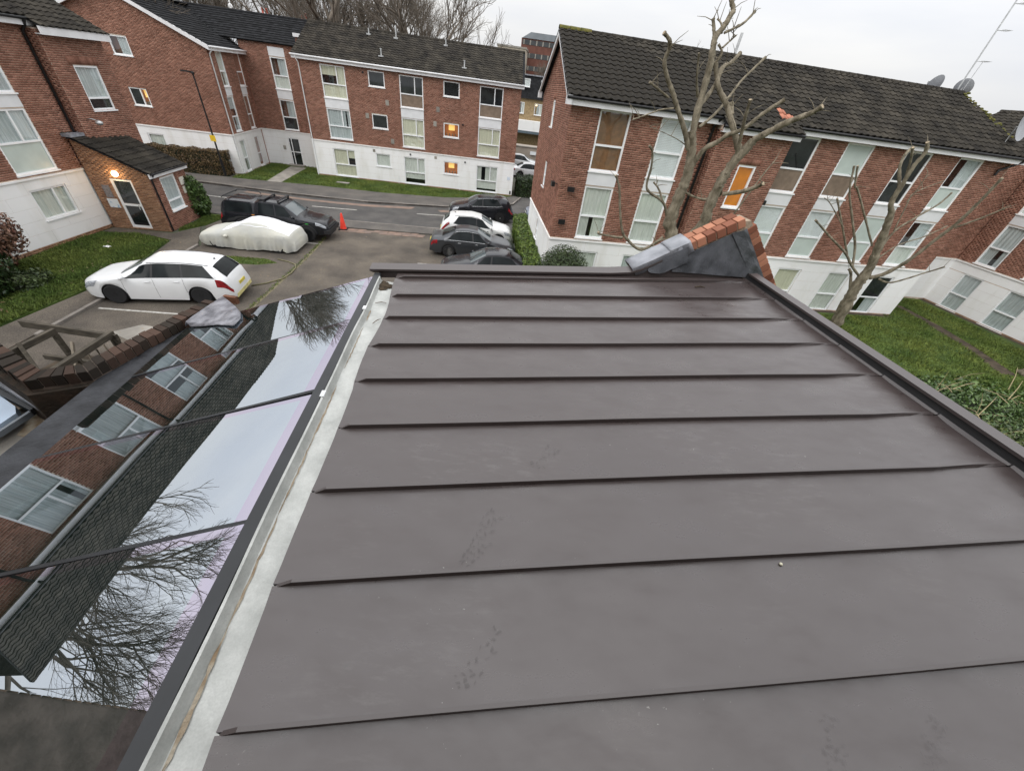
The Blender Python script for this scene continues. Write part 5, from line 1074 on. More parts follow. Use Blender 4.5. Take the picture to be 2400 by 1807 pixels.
for i in range(len(path) - 1):
    m = MB(); m.prism([(p.x, p.y) for p in (inn[i], inn[i + 1], path[i + 1], path[i])], (4.6, PZ - .13)); m.obj('ledge', M('mossy_ledge', (.028, .023, .017), 1, .4, 9, .8, 40, col2=(.055, .036, .024)), lp)
# lead end cap, dressed over the end of the parapet and on to the glass
def on_glass(p, n):
    o = np.array([0, 0, HC]); v = pray(p); P0 = np.array(G(0, 0, n)); nv = np.cross(np.array(G(1, 0)) - np.array(G(0, 0)), np.array(G(0, 1)) - np.array(G(0, 0))); t = (nv @ (P0 - o)) / (nv @ v); return Vector(o + v * t)
q9 = lambda x, y: (x * .4069, 650 + y * .4069)
LA = [q9(*p) for p in ((1068, 255), (1110, 222), (1150, 195), (1190, 168), (1230, 142), (1282, 108))]; LB = [q9(*p) for p in ((1085, 272), (1135, 262), (1185, 245), (1230, 225), (1275, 190), (1335, 150))]; LC = [q9(*p) for p in ((1098, 285), (1170, 280), (1250, 272), (1345, 278), (1385, 235), (1384, 200))]
rows = []
for a_, b_, c_ in zip(LA, LB, LC):
    pa, pc_ = on_z(a_, PZ + .03), on_glass(c_, .025); pb = on_glass(b_, .035 + random.uniform(-.01, .014)); pm = (pb + pc_) / 2 + Vector((0, 0, random.uniform(-.012, .015))); rows.append([pa - Vector((.03, 0, .06)), pa, (pa + pb) / 2 + Vector((0, 0, random.uniform(0, .02))), pb, pm, pc_])
ribbon('lead_cap', rows, M('lead_bright', (.1, .1, .115), .32, .4, 8, .5, 30, col2=(.3, .3, .33), detail=7), lp, .006)
e0 = on_z(q9(1290, 104), PZ - .02); m = MB(); m.box((e0.x - .02, e0.y - .01, PZ - .12), (e0.x + .14, e0.y + .04, PZ - .03)); m.obj('end_brick', M('rust_brick', (.16, .07, .04), .95, .3, 14, .5), lp)
# lower roof at far left: concrete floor, lead strip, rooflight
lr = thing('lower_roof', 'small lower roof with blue-white rooflight and lead edge beside the parapet corner', 'roof', on_z((60, 960), 4.9))
def zpoly(name, px, z, mat, th=.04):
    pts = [on_z((x * .2402, 720 + y * .2402), z) for x, y in px]; m = MB(); m.prism([(p.x, p.y) for p in pts], (z - th, z)); return m.obj(name, mat, lr)
zpoly('floor', [(-900, 1900), (60, 1640), (420, 1300), (700, 960), (330, 930), (-200, 1180), (-900, 1500)], 4.80, MA['concrete'], .2)
zpoly('silt_patch', [(160, 1250), (330, 1050), (560, 990), (690, 985), (560, 1120), (390, 1290)], 4.806, RUST, .005)
zpoly('lead_strip', [(-300, 470), (0, 610), (330, 800), (450, 905), (345, 972), (0, 765), (-300, 600)], 5.06, MA['lead'], .05)
zpoly('rooflight_frame', [(-300, 610), (0, 772), (322, 985), (290, 1005), (0, 850), (-300, 690)], 5.0, FRM, .06)
zpoly('rooflight_pane', [(-300, 720), (0, 862), (148, 968), (155, 1035), (0, 1140), (-300, 1300)], 4.97, M('rooflight_pane', (.4, .5, .62), .12, .1, 2, spec=.6), .08)
zpoly('rooflight_rail', [(-300, 1335), (0, 1190), (290, 1000), (310, 1012), (0, 1212), (-300, 1360)], 4.97, M('grey_rail', (.16, .18, .2), .5), .05)
# main house wall behind the camera and neighbour wing (seen in the glass)
hm = thing('main_house', 'brown brick rear wall of the main house beside the glass roof', 'house', E_(-4, -3, 0))
m = MB(); m.box((-12, -8, 0), (6, -1.25, 11.5), lambda a, b, c: E_(a, b, c)); m.obj('wall', MA['brickwing'], hm)
WF = Fr(E_(-4.6, 1.15, 0), 189.5); m = MB(); m.box((0, -2.2, 0), (5.0, 0, 9.6), WF); m.obj('rear_projection', MA['mortard'], hm); brickwork(hm, WF, 0, 5, 4, 9.5, [(.5, 1.6, 6.6, 8.0)], mat=MA['brickwing'], proud=.012)
window(hm, Fr(WF(0, .06, 0), 189.5), .5, 1.6, 6.6, 8.0, ((.5, (1,)), (1, (1,))), 'glassdark')
# ------------------------------------------------------------------ cars
def paint(name, col, metal=0., rough=.28): return M(name, col, rough, .04, 1.5, metal=metal, spec=.5 if col[0] > .2 else .3, coat=.5 if col[0] > .2 else .4)
CHROME = M('chrome', (.6, .61, .62), .2, .05, 3, metal=1.); PLAST = M('black_plastic', (.02, .02, .022), .55, .15, 8)
CARGL = M('car_glass', (.006, .008, .009), .05, .3, 1.5, spec=.12, col2=(.016, .02, .021)); CARWS = M('car_windscreen', (.05, .065, .07), .05, .3, 1.5, spec=.9, col2=(.1, .12, .125))
HEADL = M('headlight_lens', (.35, .37, .4), .1, .4, 12, spec=.8); TAILL = M('tail_light_red', (.25, .01, .015), .15, .4, 9, spec=.7); PLATE = M('number_plate', (.7, .7, .66), .5, .1, 20); RIMB = M('black_alloy', (.018, .018, .02), .35, .2, 6); RIMS = M('silver_alloy', (.4, .41, .42), .3, .1, 6, metal=.8)
class Car:
    def __init__(s, sp):
        s.sp = sp; s.h = sp['L'] / 2; s.W = sp['W']; xs = np.linspace(-s.h, s.h, 301)
        def prof(pts, k=9):
            p = sorted(pts); y = np.interp(xs, [a for a, b in p], [b for a, b in p]); pad = np.pad(y, k // 2, mode='edge'); return np.convolve(pad, np.ones(k) / k, 'valid')
        s.xs = xs; s.top = prof(sp['top'], 11); s.belt = prof(sp['belt'], 15); s.plan = prof(sp['plan'], 9); s.rw = prof(sp['roofw'], 15)
    def sec(s, x):
        f = lambda a: float(np.interp(x, s.xs, a)); sp = s.sp; w = f(s.plan) * s.W; zt = f(s.top); zb = min(f(s.belt), zt - .03); wr = f(s.rw) * s.W * min(1, f(s.plan) * 1.04); r = sp['r'] + .055; z0 = sp['sill']
        ends = max(0, (abs(x) - (s.h - .35)) / .35); z0 = z0 + .1 * ends
        for xw in sp['wheels']:
            if abs(x - xw) < r: z0 = max(z0, sp['r'] + math.sqrt(r * r - (x - xw) ** 2) - .01)
        z0 = min(z0, zb - .08); ze = max(zb + .012, zt - .05); H = zb - z0
        return [(w * .965, z0), (w * .995, z0 + H * .3), (w, z0 + H * .62), (w * .975, zb), (wr, ze), (wr * .82, zt - .014), (wr * .42, zt - .001), (0, zt)]
    def pt(s, x, k, side, off=0.):
        p = s.sec(x); i = min(int(k), 6); t = k - i; y = p[i][0] * (1 - t) + p[i + 1][0] * t; z = p[i][1] * (1 - t) + p[i + 1][1] * t
        d = Vector((0, p[i + 1][1] - p[i][1], -(p[i + 1][0] - p[i][0]))); d = d.normalized() if d.length else Vector((0, 0, 1))
        return Vector((x, side * (y + d.y * off), z + d.z * off))
    def body(s):
        m = MB(); rows = []; st = sorted(set(list(np.linspace(-s.h, s.h, 72)) + [x + d for x in s.sp['wheels'] for d in np.linspace(-s.sp['r'] - .054, s.sp['r'] + .054, 13)]))
        for x in st:
            p = s.sec(x); rows.append([(x, -a, b) for a, b in p] + [(x, a, b) for a, b in p[-2::-1]])
        m.grid(rows); n = len(rows[0]); m.f += [tuple(range(n)), tuple(range(len(m.v) - n, len(m.v)))[::-1]]; m.m += [0, 0]; return m
    def patch(s, xa, xb, k0, k1, side, off, top=None, nx=8, nk=4):
        """xa..xb at k0; top=(xc,xd) at k1"""
        xc, xd = top or (xa, xb); m = MB(); rows = []
        for i in range(nk + 1):
            t = i / nk; rows.append([s.pt((xa + (xc - xa) * t) * (1 - j / nx) + (xb + (xd - xb) * t) * j / nx, k0 + (k1 - k0) * t, side, off) for j in range(nx + 1)])
        m.grid(rows); return m
    def cross(s, x0, x1, kmin, off, nx=8):
        m = MB(); rows = []; ks = [kmin + (7 - kmin) * j / 5 for j in range(6)]
        for i in range(nx + 1):
            x = x0 + (x1 - x0) * i / nx; rows.append([s.pt(x, k, -1, 0) + Vector((off * .7 * (1 if x0 > 0 else -1), 0, off)) for k in ks] + [s.pt(x, k, 1, 0) + Vector((off * .7 * (1 if x0 > 0 else -1), 0, off)) for k in ks[-2::-1]])
        m.grid(rows); return m
def wheel(t, x, y, r, side, rim, w=.2):
    m = MB(); m.lathe([(r * .62, -w / 2), (r * .9, -w / 2), (r, -w / 2 + .03), (r, w / 2 - .03), (r * .9, w / 2), (r * .62, w / 2 - .01)], (x, y, r), 28, 'y'); wh = m.obj('wheel', MA['rubber'], t, smooth=True, sharp=40)
    m = MB(); yo = y + side * (w / 2 - .03); m.lathe([(r * .12, -.012), (r * .12, .012)], (x, yo + side * .012, r), 12, 'y')
    n = 10
    for k in range(n):
        a = 2 * math.pi * k / n; d = Vector((math.cos(a), 0, math.sin(a))); e = Vector((-d.z, 0, d.x)); c = Vector((x, yo, r)); q = [c + d * r * .08 + e * .02, c + d * r * .6 + e * .035, c + d * r * .6 - e * .035, c + d * r * .08 - e * .02]
        m.add([p + Vector((0, side * .008, 0)) for p in q] + [p - Vector((0, side * .02, 0)) for p in q], [(0, 1, 2, 3), (7, 6, 5, 4), (0, 4, 5, 1), (1, 5, 6, 2), (2, 6, 7, 3), (3, 7, 4, 0)])
    m.lathe([(r * .6, -.01), (r * .65, 0.02), (r * .66, -.03)], (x, yo, r), 28, 'y'); m.obj('rim', rim, wh)
    m = MB(); m.lathe([(.01, 0), (r * .62, .002)], (x, yo - side * .05, r), 20, 'y'); m.obj('brake_disc', PLAST, wh)
def car(name, label, loc, rz, sp, cat='car', group=None):
    t = thing(name, label, cat, (loc[0], loc[1], .012), R_(rz), group, local=True); c = Car(sp); P = sp['paint']
    bo = c.body().obj('body', P, t, smooth=True, sharp=38)
    m = MB(); m.box((-c.h + .25, -c.W + .22, sp['sill'] + .02), (c.h - .25, c.W - .22, sp['r'] * 2 + .02)); m.obj('underbody', PLAST, t)
    for x in sp['wheels']:
        for sd in (-1, 1): wheel(t, x, sd * (c.W - .115), sp['r'], sd, sp.get('rim', RIMS), sp.get('tw', .2))
    for sd in (-1, 1):
        for (a, b, d, e) in sp['side']: c.patch(a, b, 3.1, 3.9, sd, .007, (d, e)).obj('side_window', sp.get('tint', CARGL), t, smooth=True, fix=False)
        lo_ = min(q[0] for q in sp['side']); hi_ = max(q[1] for q in sp['side']); lt_ = min(q[2] for q in sp['side']); ht_ = max(q[3] for q in sp['side'])
        if name != 'pickup_truck': c.patch(lo_ - .04, hi_ + .03, 3.06, 3.94, sd, .003, (lt_ - .03, ht_ + .03), 16).obj('window_surround', PLAST, t, smooth=True, fix=False)
        if sp.get('trim'):
            for (a, b, k) in sp['trim']:
                m = MB(); m.tube([c.pt(a + (b - a) * i / 10, k, sd, .008) for i in range(11)], .011, 5); m.obj('window_trim', CHROME, t, smooth=True)
        h0, h1 = sp['head']; c.patch(h0, h1, sp.get('hk', (2.35, 3.3))[0], sp.get('hk', (2.35, 3.3))[1], sd, .008, sp.get('headtop')).obj('headlight', HEADL, t, smooth=True, fix=False)
        a0, a1 = sp['tail']; c.patch(a0, a1, sp.get('tk', (2.3, 3.1))[0], sp.get('tk', (2.3, 3.1))[1], sd, .008, sp.get('tailtop')).obj('tail_light', TAILL, t, smooth=True, fix=False)
        xm = sp['mirror']; q = c.pt(xm, 3.15, sd); m = MB(); m.lathe([(.02, -.07), (.075, -.05), (.085, .02), (.05, .09), (.01, .1)], (0, 0, 0), 10, 'y'); m.v = [(v[0] * .8 + q.x, v[1] * 1.1 + q.y + sd * .13, v[2] * .85 + q.z + .06) for v in m.v]; m.obj('mirror', sp.get('mpaint', P), t, smooth=True)
        for xd in sp['doors']:
            m = MB(); m.tube([c.pt(xd, k, sd, .002) for k in (.35, 1, 1.6, 2.2, 3.0)], .004, 4); m.obj('door_gap', PLAST, t)
        for xh in sp['handles']:
            m = MB(); m.tube([c.pt(xh - .09, 2.65, sd, .004), c.pt(xh - .07, 2.65, sd, .022), c.pt(xh + .07, 2.65, sd, .022), c.pt(xh + .09, 2.65, sd, .004)], .011, 6); m.obj('door_handle', sp.get('hmat', P), t, smooth=True)
        m = MB(); m.tube([c.pt(x, 4.0, sd, .004) for x in np.linspace(sp['rail'][0], sp['rail'][1], 9)], .012, 5); m.obj('roof_rail', sp.get('railm', PLAST), t, smooth=True)
        for xw in sp['wheels']:
            m = MB(); r = sp['r'] + .045; m.tube([Vector((xw + r * math.cos(a), sd * (c.pt(xw + r * math.cos(a), .05, 1).y + .002), max(sp['sill'] + .03, sp['r'] + r * math.sin(a)))) for a in np.linspace(-.35, math.pi + .35, 15)], sp.get('arch', .012), 5); m.obj('wheel_arch', sp.get('archm', PLAST), t, smooth=True)
    w0, w1 = sp['ws']; c.cross(w0, w1, 4.25, .006).obj('windscreen', CARWS, t, smooth=True, fix=False)
    w0, w1 = sp['rs']; c.cross(w0, w1, 4.35, .006).obj('rear_window', sp.get('tint', CARGL), t, smooth=True, fix=False)
    x = c.h; m = MB(); m.box((x - .06, -.52, .3), (x + .012, .52, .46)); m.box((x - .06, -.4, .52), (x + .006, .4, .62)); m.obj('grille', PLAST, t)
    m = MB(); m.box((x, -.26, .42), (x + .02, .26, .53)); m.obj('number_plate', PLATE, t)
    m = MB(); m.box((-x - .012, -.26, .6), (-x + .02, .26, .71)); m.obj('number_plate', M('yellow_plate', (.6, .5, .08), .5), t)
    m = MB(); m.box((-x - .008, -.7, .26), (-x + .2, .7, .4)); m.obj('rear_valance', sp.get('valance', PLAST), t)
    m = MB(); q = c.pt(w1 + .15, 7, 1) if False else c.pt(sp['rail'][1] + .02, 7, 1); m.prism([(-.07, 0), (.05, 0), (-.05, .06)], (-.01, .01), lambda a, b, d: (q.x + .0 + a, d, q.z - .004 + b)); m.obj('roof_fin', PLAST, t)
    return t, c
P_SAL = dict(L=4.75, W=.9, r=.33, sill=.2, wheels=(1.38, -1.34), top=[(2.38, .5), (2.33, .68), (2.0, .8), (1.3, .95), (.98, 1.0), (.2, 1.4), (-.3, 1.45), (-.8, 1.42), (-1.25, 1.28), (-1.75, 1.05), (-2.2, 1.0), (-2.33, .9), (-2.38, .5)],
 belt=[(2.38, .45), (2.1, .68), (1, .86), (-1.5, .92), (-2.2, .86), (-2.38, .45)], plan=[(2.38, .66), (2.25, .84), (1.8, .97), (1.2, 1), (-1.5, 1), (-2.1, .94), (-2.3, .85), (-2.38, .7)], roofw=[(2.38, .8), (1.0, .82), (.2, .66), (-.8, .64), (-1.3, .68), (-1.8, .8), (-2.38, .8)],
 side=((.85, .02, .3, -.02), (-.06, -1.42, -.1, -1.05)), ws=(.95, .24), rs=(-1.68, -1.0), head=(2.28, 1.88), tail=(-2.3, -1.95), mirror=.82, doors=(.95, -.04, -1.0), handles=(.2, -.75), rail=(.2, -1.0))
P_SAL['side'] = ((.02, .85, -.02, .3), (-1.42, -.06, -1.05, -.1))
P_EST = dict(L=4.9, W=.93, r=.345, sill=.19, wheels=(1.42, -1.31), top=[(2.45, .5), (2.4, .74), (2.05, .9), (1.35, 1.03), (1.08, 1.08), (.25, 1.49), (-.2, 1.55), (-1.1, 1.54), (-1.75, 1.47), (-1.95, 1.38), (-2.3, 1.03), (-2.4, .94), (-2.45, .5)],
 belt=[(2.45, .45), (2.15, .74), (1.1, .95), (-1.5, 1.05), (-2.2, .99), (-2.45, .45)], plan=[(2.45, .6), (2.32, .8), (1.9, .95), (1.3, 1), (-1.4, 1), (-2.1, .96), (-2.36, .87), (-2.45, .74)], roofw=[(2.45, .8), (1.05, .82), (.3, .67), (-1.2, .64), (-1.85, .62), (-2.2, .76), (-2.45, .8)],
 side=((.08, .92, .04, .35), (-.88, .0, -.86, -.04), (-1.9, -.96, -1.55, -.92)), ws=(1.02, .3), rs=(-2.27, -1.88), head=(2.36, 1.95), headtop=(2.28, 1.75), tail=(-2.4, -1.95), tk=(2.1, 3.0), mirror=.88, doors=(1.0, .03, -.92), handles=(.22, -.7), rail=(.15, -1.75), rim=RIMB)
P_XO = dict(L=4.35, W=.9, r=.35, sill=.24, wheels=(1.33, -1.3), top=[(2.17, .6), (2.12, .82), (1.85, .96), (1.2, 1.08), (1.0, 1.12), (.25, 1.5), (-.3, 1.59), (-1.2, 1.55), (-1.6, 1.48), (-1.95, 1.2), (-2.08, 1.05), (-2.17, .6)],
 belt=[(2.17, .55), (1.95, .8), (1, .97), (-1, 1.04), (-1.7, 1.15), (-2.17, .6)], plan=[(2.17, .66), (2.05, .84), (1.7, .97), (1.1, 1), (-1.4, 1), (-1.95, .94), (-2.1, .86), (-2.17, .75)], roofw=[(2.17, .8), (1.0, .82), (.25, .67), (-1.0, .64), (-1.7, .66), (-2.0, .78), (-2.17, .8)],
 side=((.02, .86, 0, .32), (-1.35, -.06, -1.05, -.06)), ws=(.95, .28), rs=(-1.95, -1.62), head=(2.1, 1.7), headtop=(2.05, 1.6), tail=(-2.13, -1.6), tk=(2.6, 3.2), mirror=.84, doors=(.95, -.03, -1.0), handles=(.2, -.75), rail=(.15, -1.3))
def var(base, **k): d = dict(base); d.update(k); return d
car('estate_car', 'white estate car with black wheels and yellowed rear bumper in the near bay', (-13.52, 12.68), 194.7, var(P_EST, paint=paint('paint_white', (.74, .75, .76)), valance=M('yellowed_bumper', (.62, .56, .25), .5, .2, 4)))
car('saloon_car', 'dark grey saloon with chrome window trim beside the clipped hedge', (-3.3, 21.55), 9.5, var(P_SAL, paint=paint('paint_grey', (.06, .064, .07), .5, .3), trim=((-1.42, .8, 3.04), (-1.05, .3, 3.93)), hmat=CHROME))
car('crossover_car', 'white crossover car parked between the dark saloon and the road', (-3.5, 23.95), 9.0, var(P_XO, paint=paint('paint_white2', (.72, .73, .72))))
car('people_carrier', 'black people carrier with silver window line on the road by the kerb', (-3.95, 28.9), 193, var(P_XO, L=4.55, paint=paint('paint_black', (.018, .019, .024), .3, .2), trim=((-1.4, .8, 3.04), (-1.1, .32, 3.93)), tail=(-2.2, -1.85), top=[(2.27, .6), (2.2, .82), (1.85, .94), (1.3, 1.05), (1.1, 1.12), (.35, 1.5), (-.3, 1.6), (-1.4, 1.58), (-1.8, 1.5), (-2.1, 1.1), (-2.2, 1.0), (-2.27, .6)], rs=(-2.08, -1.83)))
car('hatchback_car', 'black car half hidden behind the roof edge, nearest the round bush', (-1.95, 18.35), 190, var(P_SAL, paint=paint('paint_black2', (.03, .031, .036), .4, .22)))
car('parked_car', 'blue-grey car nosing out behind the hedge and gable corner', (1.55, 31.1), 190, var(P_SAL, paint=paint('paint_silverblue', (.3, .34, .42), .5, .3)))
car('parked_car', 'silver hatchback before the low beige wall', (-2.6, 53.2), 5, var(P_XO, paint=paint('paint_silver', (.5, .51, .52), .4, .3)), group=None)
car('parked_car', 'white car half hidden by the dark hedge at the flats end', (-1.2, 48.2), 12, var(P_SAL, paint=paint('paint_white3', (.7, .71, .72))))
# pickup with hard canopy
P_PU = dict(L=5.3, W=.95, r=.4, sill=.38, tw=.27, wheels=(1.62, -1.5), top=[(2.65, .72), (2.6, .95), (2.2, 1.06), (1.5, 1.15), (1.28, 1.2), (.6, 1.7), (.2, 1.79), (-.5, 1.8), (-.72, 1.76), (-.84, 1.66), (-.96, 1.74), (-2.2, 1.75), (-2.42, 1.62), (-2.58, 1.2), (-2.65, .7)],
 belt=[(2.65, .7), (2.3, .95), (1.3, 1.1), (-.6, 1.14), (-2.5, 1.14), (-2.65, .7)], plan=[(2.65, .72), (2.5, .88), (2.1, .97), (1.3, 1), (-2.3, .98), (-2.55, .95), (-2.65, .9)], roofw=[(2.65, .85), (1.25, .84), (.6, .72), (-.7, .72), (-.9, .76), (-2.4, .74), (-2.65, .86)],
 side=((.2, 1.12, .16, .62), (-.66, .12, -.62, .1), (-2.3, -.95, -2.25, -.95)), ws=(1.2, .66), rs=(-2.55, -2.42), head=(2.58, 2.1), hk=(2.5, 3.4), tail=(-2.6, -2.45), mirror=1.05, doors=(1.2, .16, -.75), handles=(.32, -.5), rail=(.5, -.75), arch=.05, rim=RIMB)
pk, pc = car('pickup_truck', 'black pickup truck with hard canopy, roof bars and chunky tyres', (-13.75, 20.62), 8, var(P_PU, paint=paint('paint_black3', (.013, .014, .018), .2, .2)), cat='pickup truck')
for x in (.35, -.35):
    m = MB(); m.box((x - .04, -.66, 1.84), (x + .04, .66, 1.875)); m.box((x - .04, -.66, 1.74), (x + .04, -.6, 1.84)); m.box((x - .04, .6, 1.74), (x + .04, .66, 1.84)); m.obj('roof_bar', PLAST, pk)
m = MB(); m.tube([(-1.05, -.68, 1.79), (-1.15, -.68, 1.9), (-2.2, -.68, 1.9), (-2.35, -.68, 1.8)], .025, 6); m.tube([(-1.05, .68, 1.79), (-1.15, .68, 1.9), (-2.2, .68, 1.9), (-2.35, .68, 1.8)], .025, 6); m.tube([(-2.2, -.68, 1.9), (-2.2, .68, 1.9)], .025, 6); m.obj('canopy_rail', PLAST, pk)
m = MB(); m.box((2.45, -.85, .45), (2.74, .85, .64)); m.box((2.5, -.7, .66), (2.7, .7, .72)); m.obj('front_bumper', PLAST, pk)
for sd in (-1, 1):
    m = MB(); m.box((1.62, sd * .985 - .005, .92), (1.78, sd * .985 + .005, .945)); m.obj('arch_badge', M('badge_green', (.05, .5, .06), .5), pk)
    m = MB(); m.box((-.98, sd * .955 - .005, 1.12), (-.84, sd * .955 + .005, 1.15)); m.obj('side_marker', M('marker_orange', (.7, .25, .03), .4), pk)
m = MB(); m.box((-.7, -.55, 1.8), (-.35, .1, 1.835)); m.obj('roof_scoop', PLAST, pk)
# covered car
cv = thing('covered_car', 'car under a pale yellow-grey fabric cover with white top panel', 'covered car', (-13.98, 18.5, .012), R_(188), None, local=True)
PC = dict(L=4.5, W=.93, r=.3, sill=.1, wheels=(), top=[(2.25, .45), (2.2, .62), (1.7, .76), (1.0, .88), (.75, .95), (.1, 1.27), (-.3, 1.33), (-.9, 1.27), (-1.5, 1.05), (-2.0, .95), (-2.12, .9), (-2.25, .5)], belt=[(2.25, .42), (1.9, .62), (.8, .74), (-1.4, .84), (-2.0, .84), (-2.25, .45)], plan=[(2.25, .72), (2.1, .88), (1.7, .98), (-1.8, 1), (-2.05, .96), (-2.25, .86)], roofw=[(2.25, .86), (.8, .84), (.1, .66), (-.9, .64), (-1.5, .74), (-2.25, .86)])
cc = Car(PC); rows = []; 
COV = M('cover_fabric', (.47, .475, .45), .8, .12, 1.2, .7, 9, col2=(.55, .54, .47)); COVT = M('cover_white', (.78, .79, .82), .55, .06, 4, .5, 14)
def covpt(x, k, sd, off=0.):
    p = cc.pt(x, k, sd, off); f = max(0, 1 - k / 3.2); p.y += sd * (.034 * math.sin(x * 11 + 2 * math.sin(x * 3) + sd) + .02 * math.sin(x * 23 + k + 2 * math.sin(x * 5))) * f; p.z += -.07 * max(0, 1 - k) * (math.sin(x * 2.3 + 1) * .5 + .2) + .006 * math.sin(x * 14 + k * 5); return p
ks = [0, .5, 1, 1.5, 2, 2.5, 3, 3.5, 4, 4.6, 5.4, 6.2, 7]; m = MB()
for x in np.linspace(-2.25, 2.25, 110): rows.append([covpt(x, k, -1) for k in ks] + [covpt(x, k, 1) for k in ks[-2::-1]])
m.grid(rows); n = len(rows[0]); m.f += [tuple(range(n)), tuple(range(len(m.v) - n, len(m.v)))[::-1]]; m.m += [0, 0]; m.obj('cover_skirt', COV, cv, smooth=True, sharp=60)
rows = []; ks = [4.0, 4.6, 5.4, 6.2, 7]; m = MB()
for x in np.linspace(-2.05, 1.05, 70):
    lo = 3.85 + .12 * math.sin(x * 3) + max(0, (x - .4) * 1.2); kk = [lo] + [max(lo + .01 * i, k) for i, k in enumerate(ks[1:], 1)]; rows.append([covpt(x, k, -1, .008) for k in kk] + [covpt(x, k, 1, .008) for k in kk[-2::-1]])
m.grid(rows); m.obj('cover_top_panel', COVT, cv, smooth=True, fix=False)
for sd in (-1, 1):
    m = MB(); q = covpt(.85, 2.7, sd); m.lathe([(.02, -.02), (.1, 0), (.09, .08), (.03, .12)], (0, 0, 0), 9, 'y'); m.v = [(v[0] + q.x, v[1] * sd * 1.2 + q.y, v[2] * .7 + q.z) for v in m.v]; m.obj('mirror_pocket', COV, cv, smooth=True)
    for x in (1.4, -1.35): m = MB(); m.lathe([(.2, -.1), (.31, -.1), (.31, .1), (.2, .1)], (x, sd * .78, .31), 20, 'y'); m.obj('wheel', MA['rubber'], cv, smooth=True, sharp=40)
m = MB(); m.box((-2.0, -.8, .16), (2.0, .8, .3)); m.obj('underbody', PLAST, cv)
# ------------------------------------------------------------------ street furniture
cn = thing('traffic_cone', 'red traffic cone by the pickup at the court entrance', 'traffic cone', (-11.33, 22.62, .02), .2, None, local=True)
m = MB(); m.box((-.24, -.24, 0), (.24, .24, .05)); m.obj('base', MA['rubber'], cn); m = MB(); m.lathe([(.19, .05), (.17, .1), (.05, .88), (.04, .9), (.03, .9)], k=18); m.obj('cone', M('cone_red', (.75, .05, .025), .5, .1, 4), cn, smooth=True, sharp=50)
sl_ = thing('street_lamp', 'slim black street lamp with yellow sign before the gable end', 'street lamp', (-23.97, 30.6, .11))
b_ = Vector((-23.97, 30.6, .11)); m = MB(); m.tube([b_, b_ + Vector((0, 0, 1.1))], .085, 10); m.tube([b_ + Vector((0, 0, 1.1)), b_ + Vector((0, 0, 6.1))], [.06, .045], 8); m.obj('post', MA['black'], sl_, smooth=True, sharp=50)
m = MB(); m.tube([b_ + Vector((0, 0, 6.05)), b_ + Vector((-.2, 0, 6.13))], .03, 6); m.lathe([(.05, -.1), (.11, -.03), (.1, .05), (.04, .08)], tuple(b_ + Vector((0, 0, 6.1))), 10); m.box((b_.x - .75, b_.y - .1, b_.z + 6.1), (b_.x - .12, b_.y + .1, b_.z + 6.18)); m.obj('lamp_head', MA['black'], sl_)
m = MB(); m.box((b_.x - .2, b_.y - .1, 2.35), (b_.x + .2, b_.y - .075, 2.72)); m.obj('sign_plate', M('sign_yellow', (.75, .5, .02), .5, .25, 14, col2=(.4, .25, .02), ramp=(.56, .62)), sl_)
# ------------------------------------------------------------------ vegetation
BARK = M('pale_bark', (.11, .092, .062), .95, .35, 7, .9, 26, col2=(.26, .225, .165), stretch=(1, 1, .5), detail=9, fine=.2); BARKD = M('dark_bark', (.05, .042, .034), .95, .3, 6, .5, 30); BARKB = M('brown_bark', (.16, .095, .045), .95, .4, 7, .9, 30)
def smooth_path(pts, rad, n=4):
    P = [Vector(p) for p in pts]; out = []; rr = []
    for i in range(len(P) - 1):
        p0, p1, p2, p3 = P[max(i - 1, 0)], P[i], P[i + 1], P[min(i + 2, len(P) - 1)]
        for k in range(n):
            t = k / n; out.append(.5 * ((2 * p1) + (p2 - p0) * t + (2 * p0 - 5 * p1 + 4 * p2 - p3) * t * t + (3 * p1 - p0 - 3 * p2 + p3) * t ** 3)); rr.append((rad[i] * (1 - t) + rad[i + 1] * t) * random.uniform(.9, 1.1))
    out.append(P[-1]); rr.append(rad[-1]); return out, rr
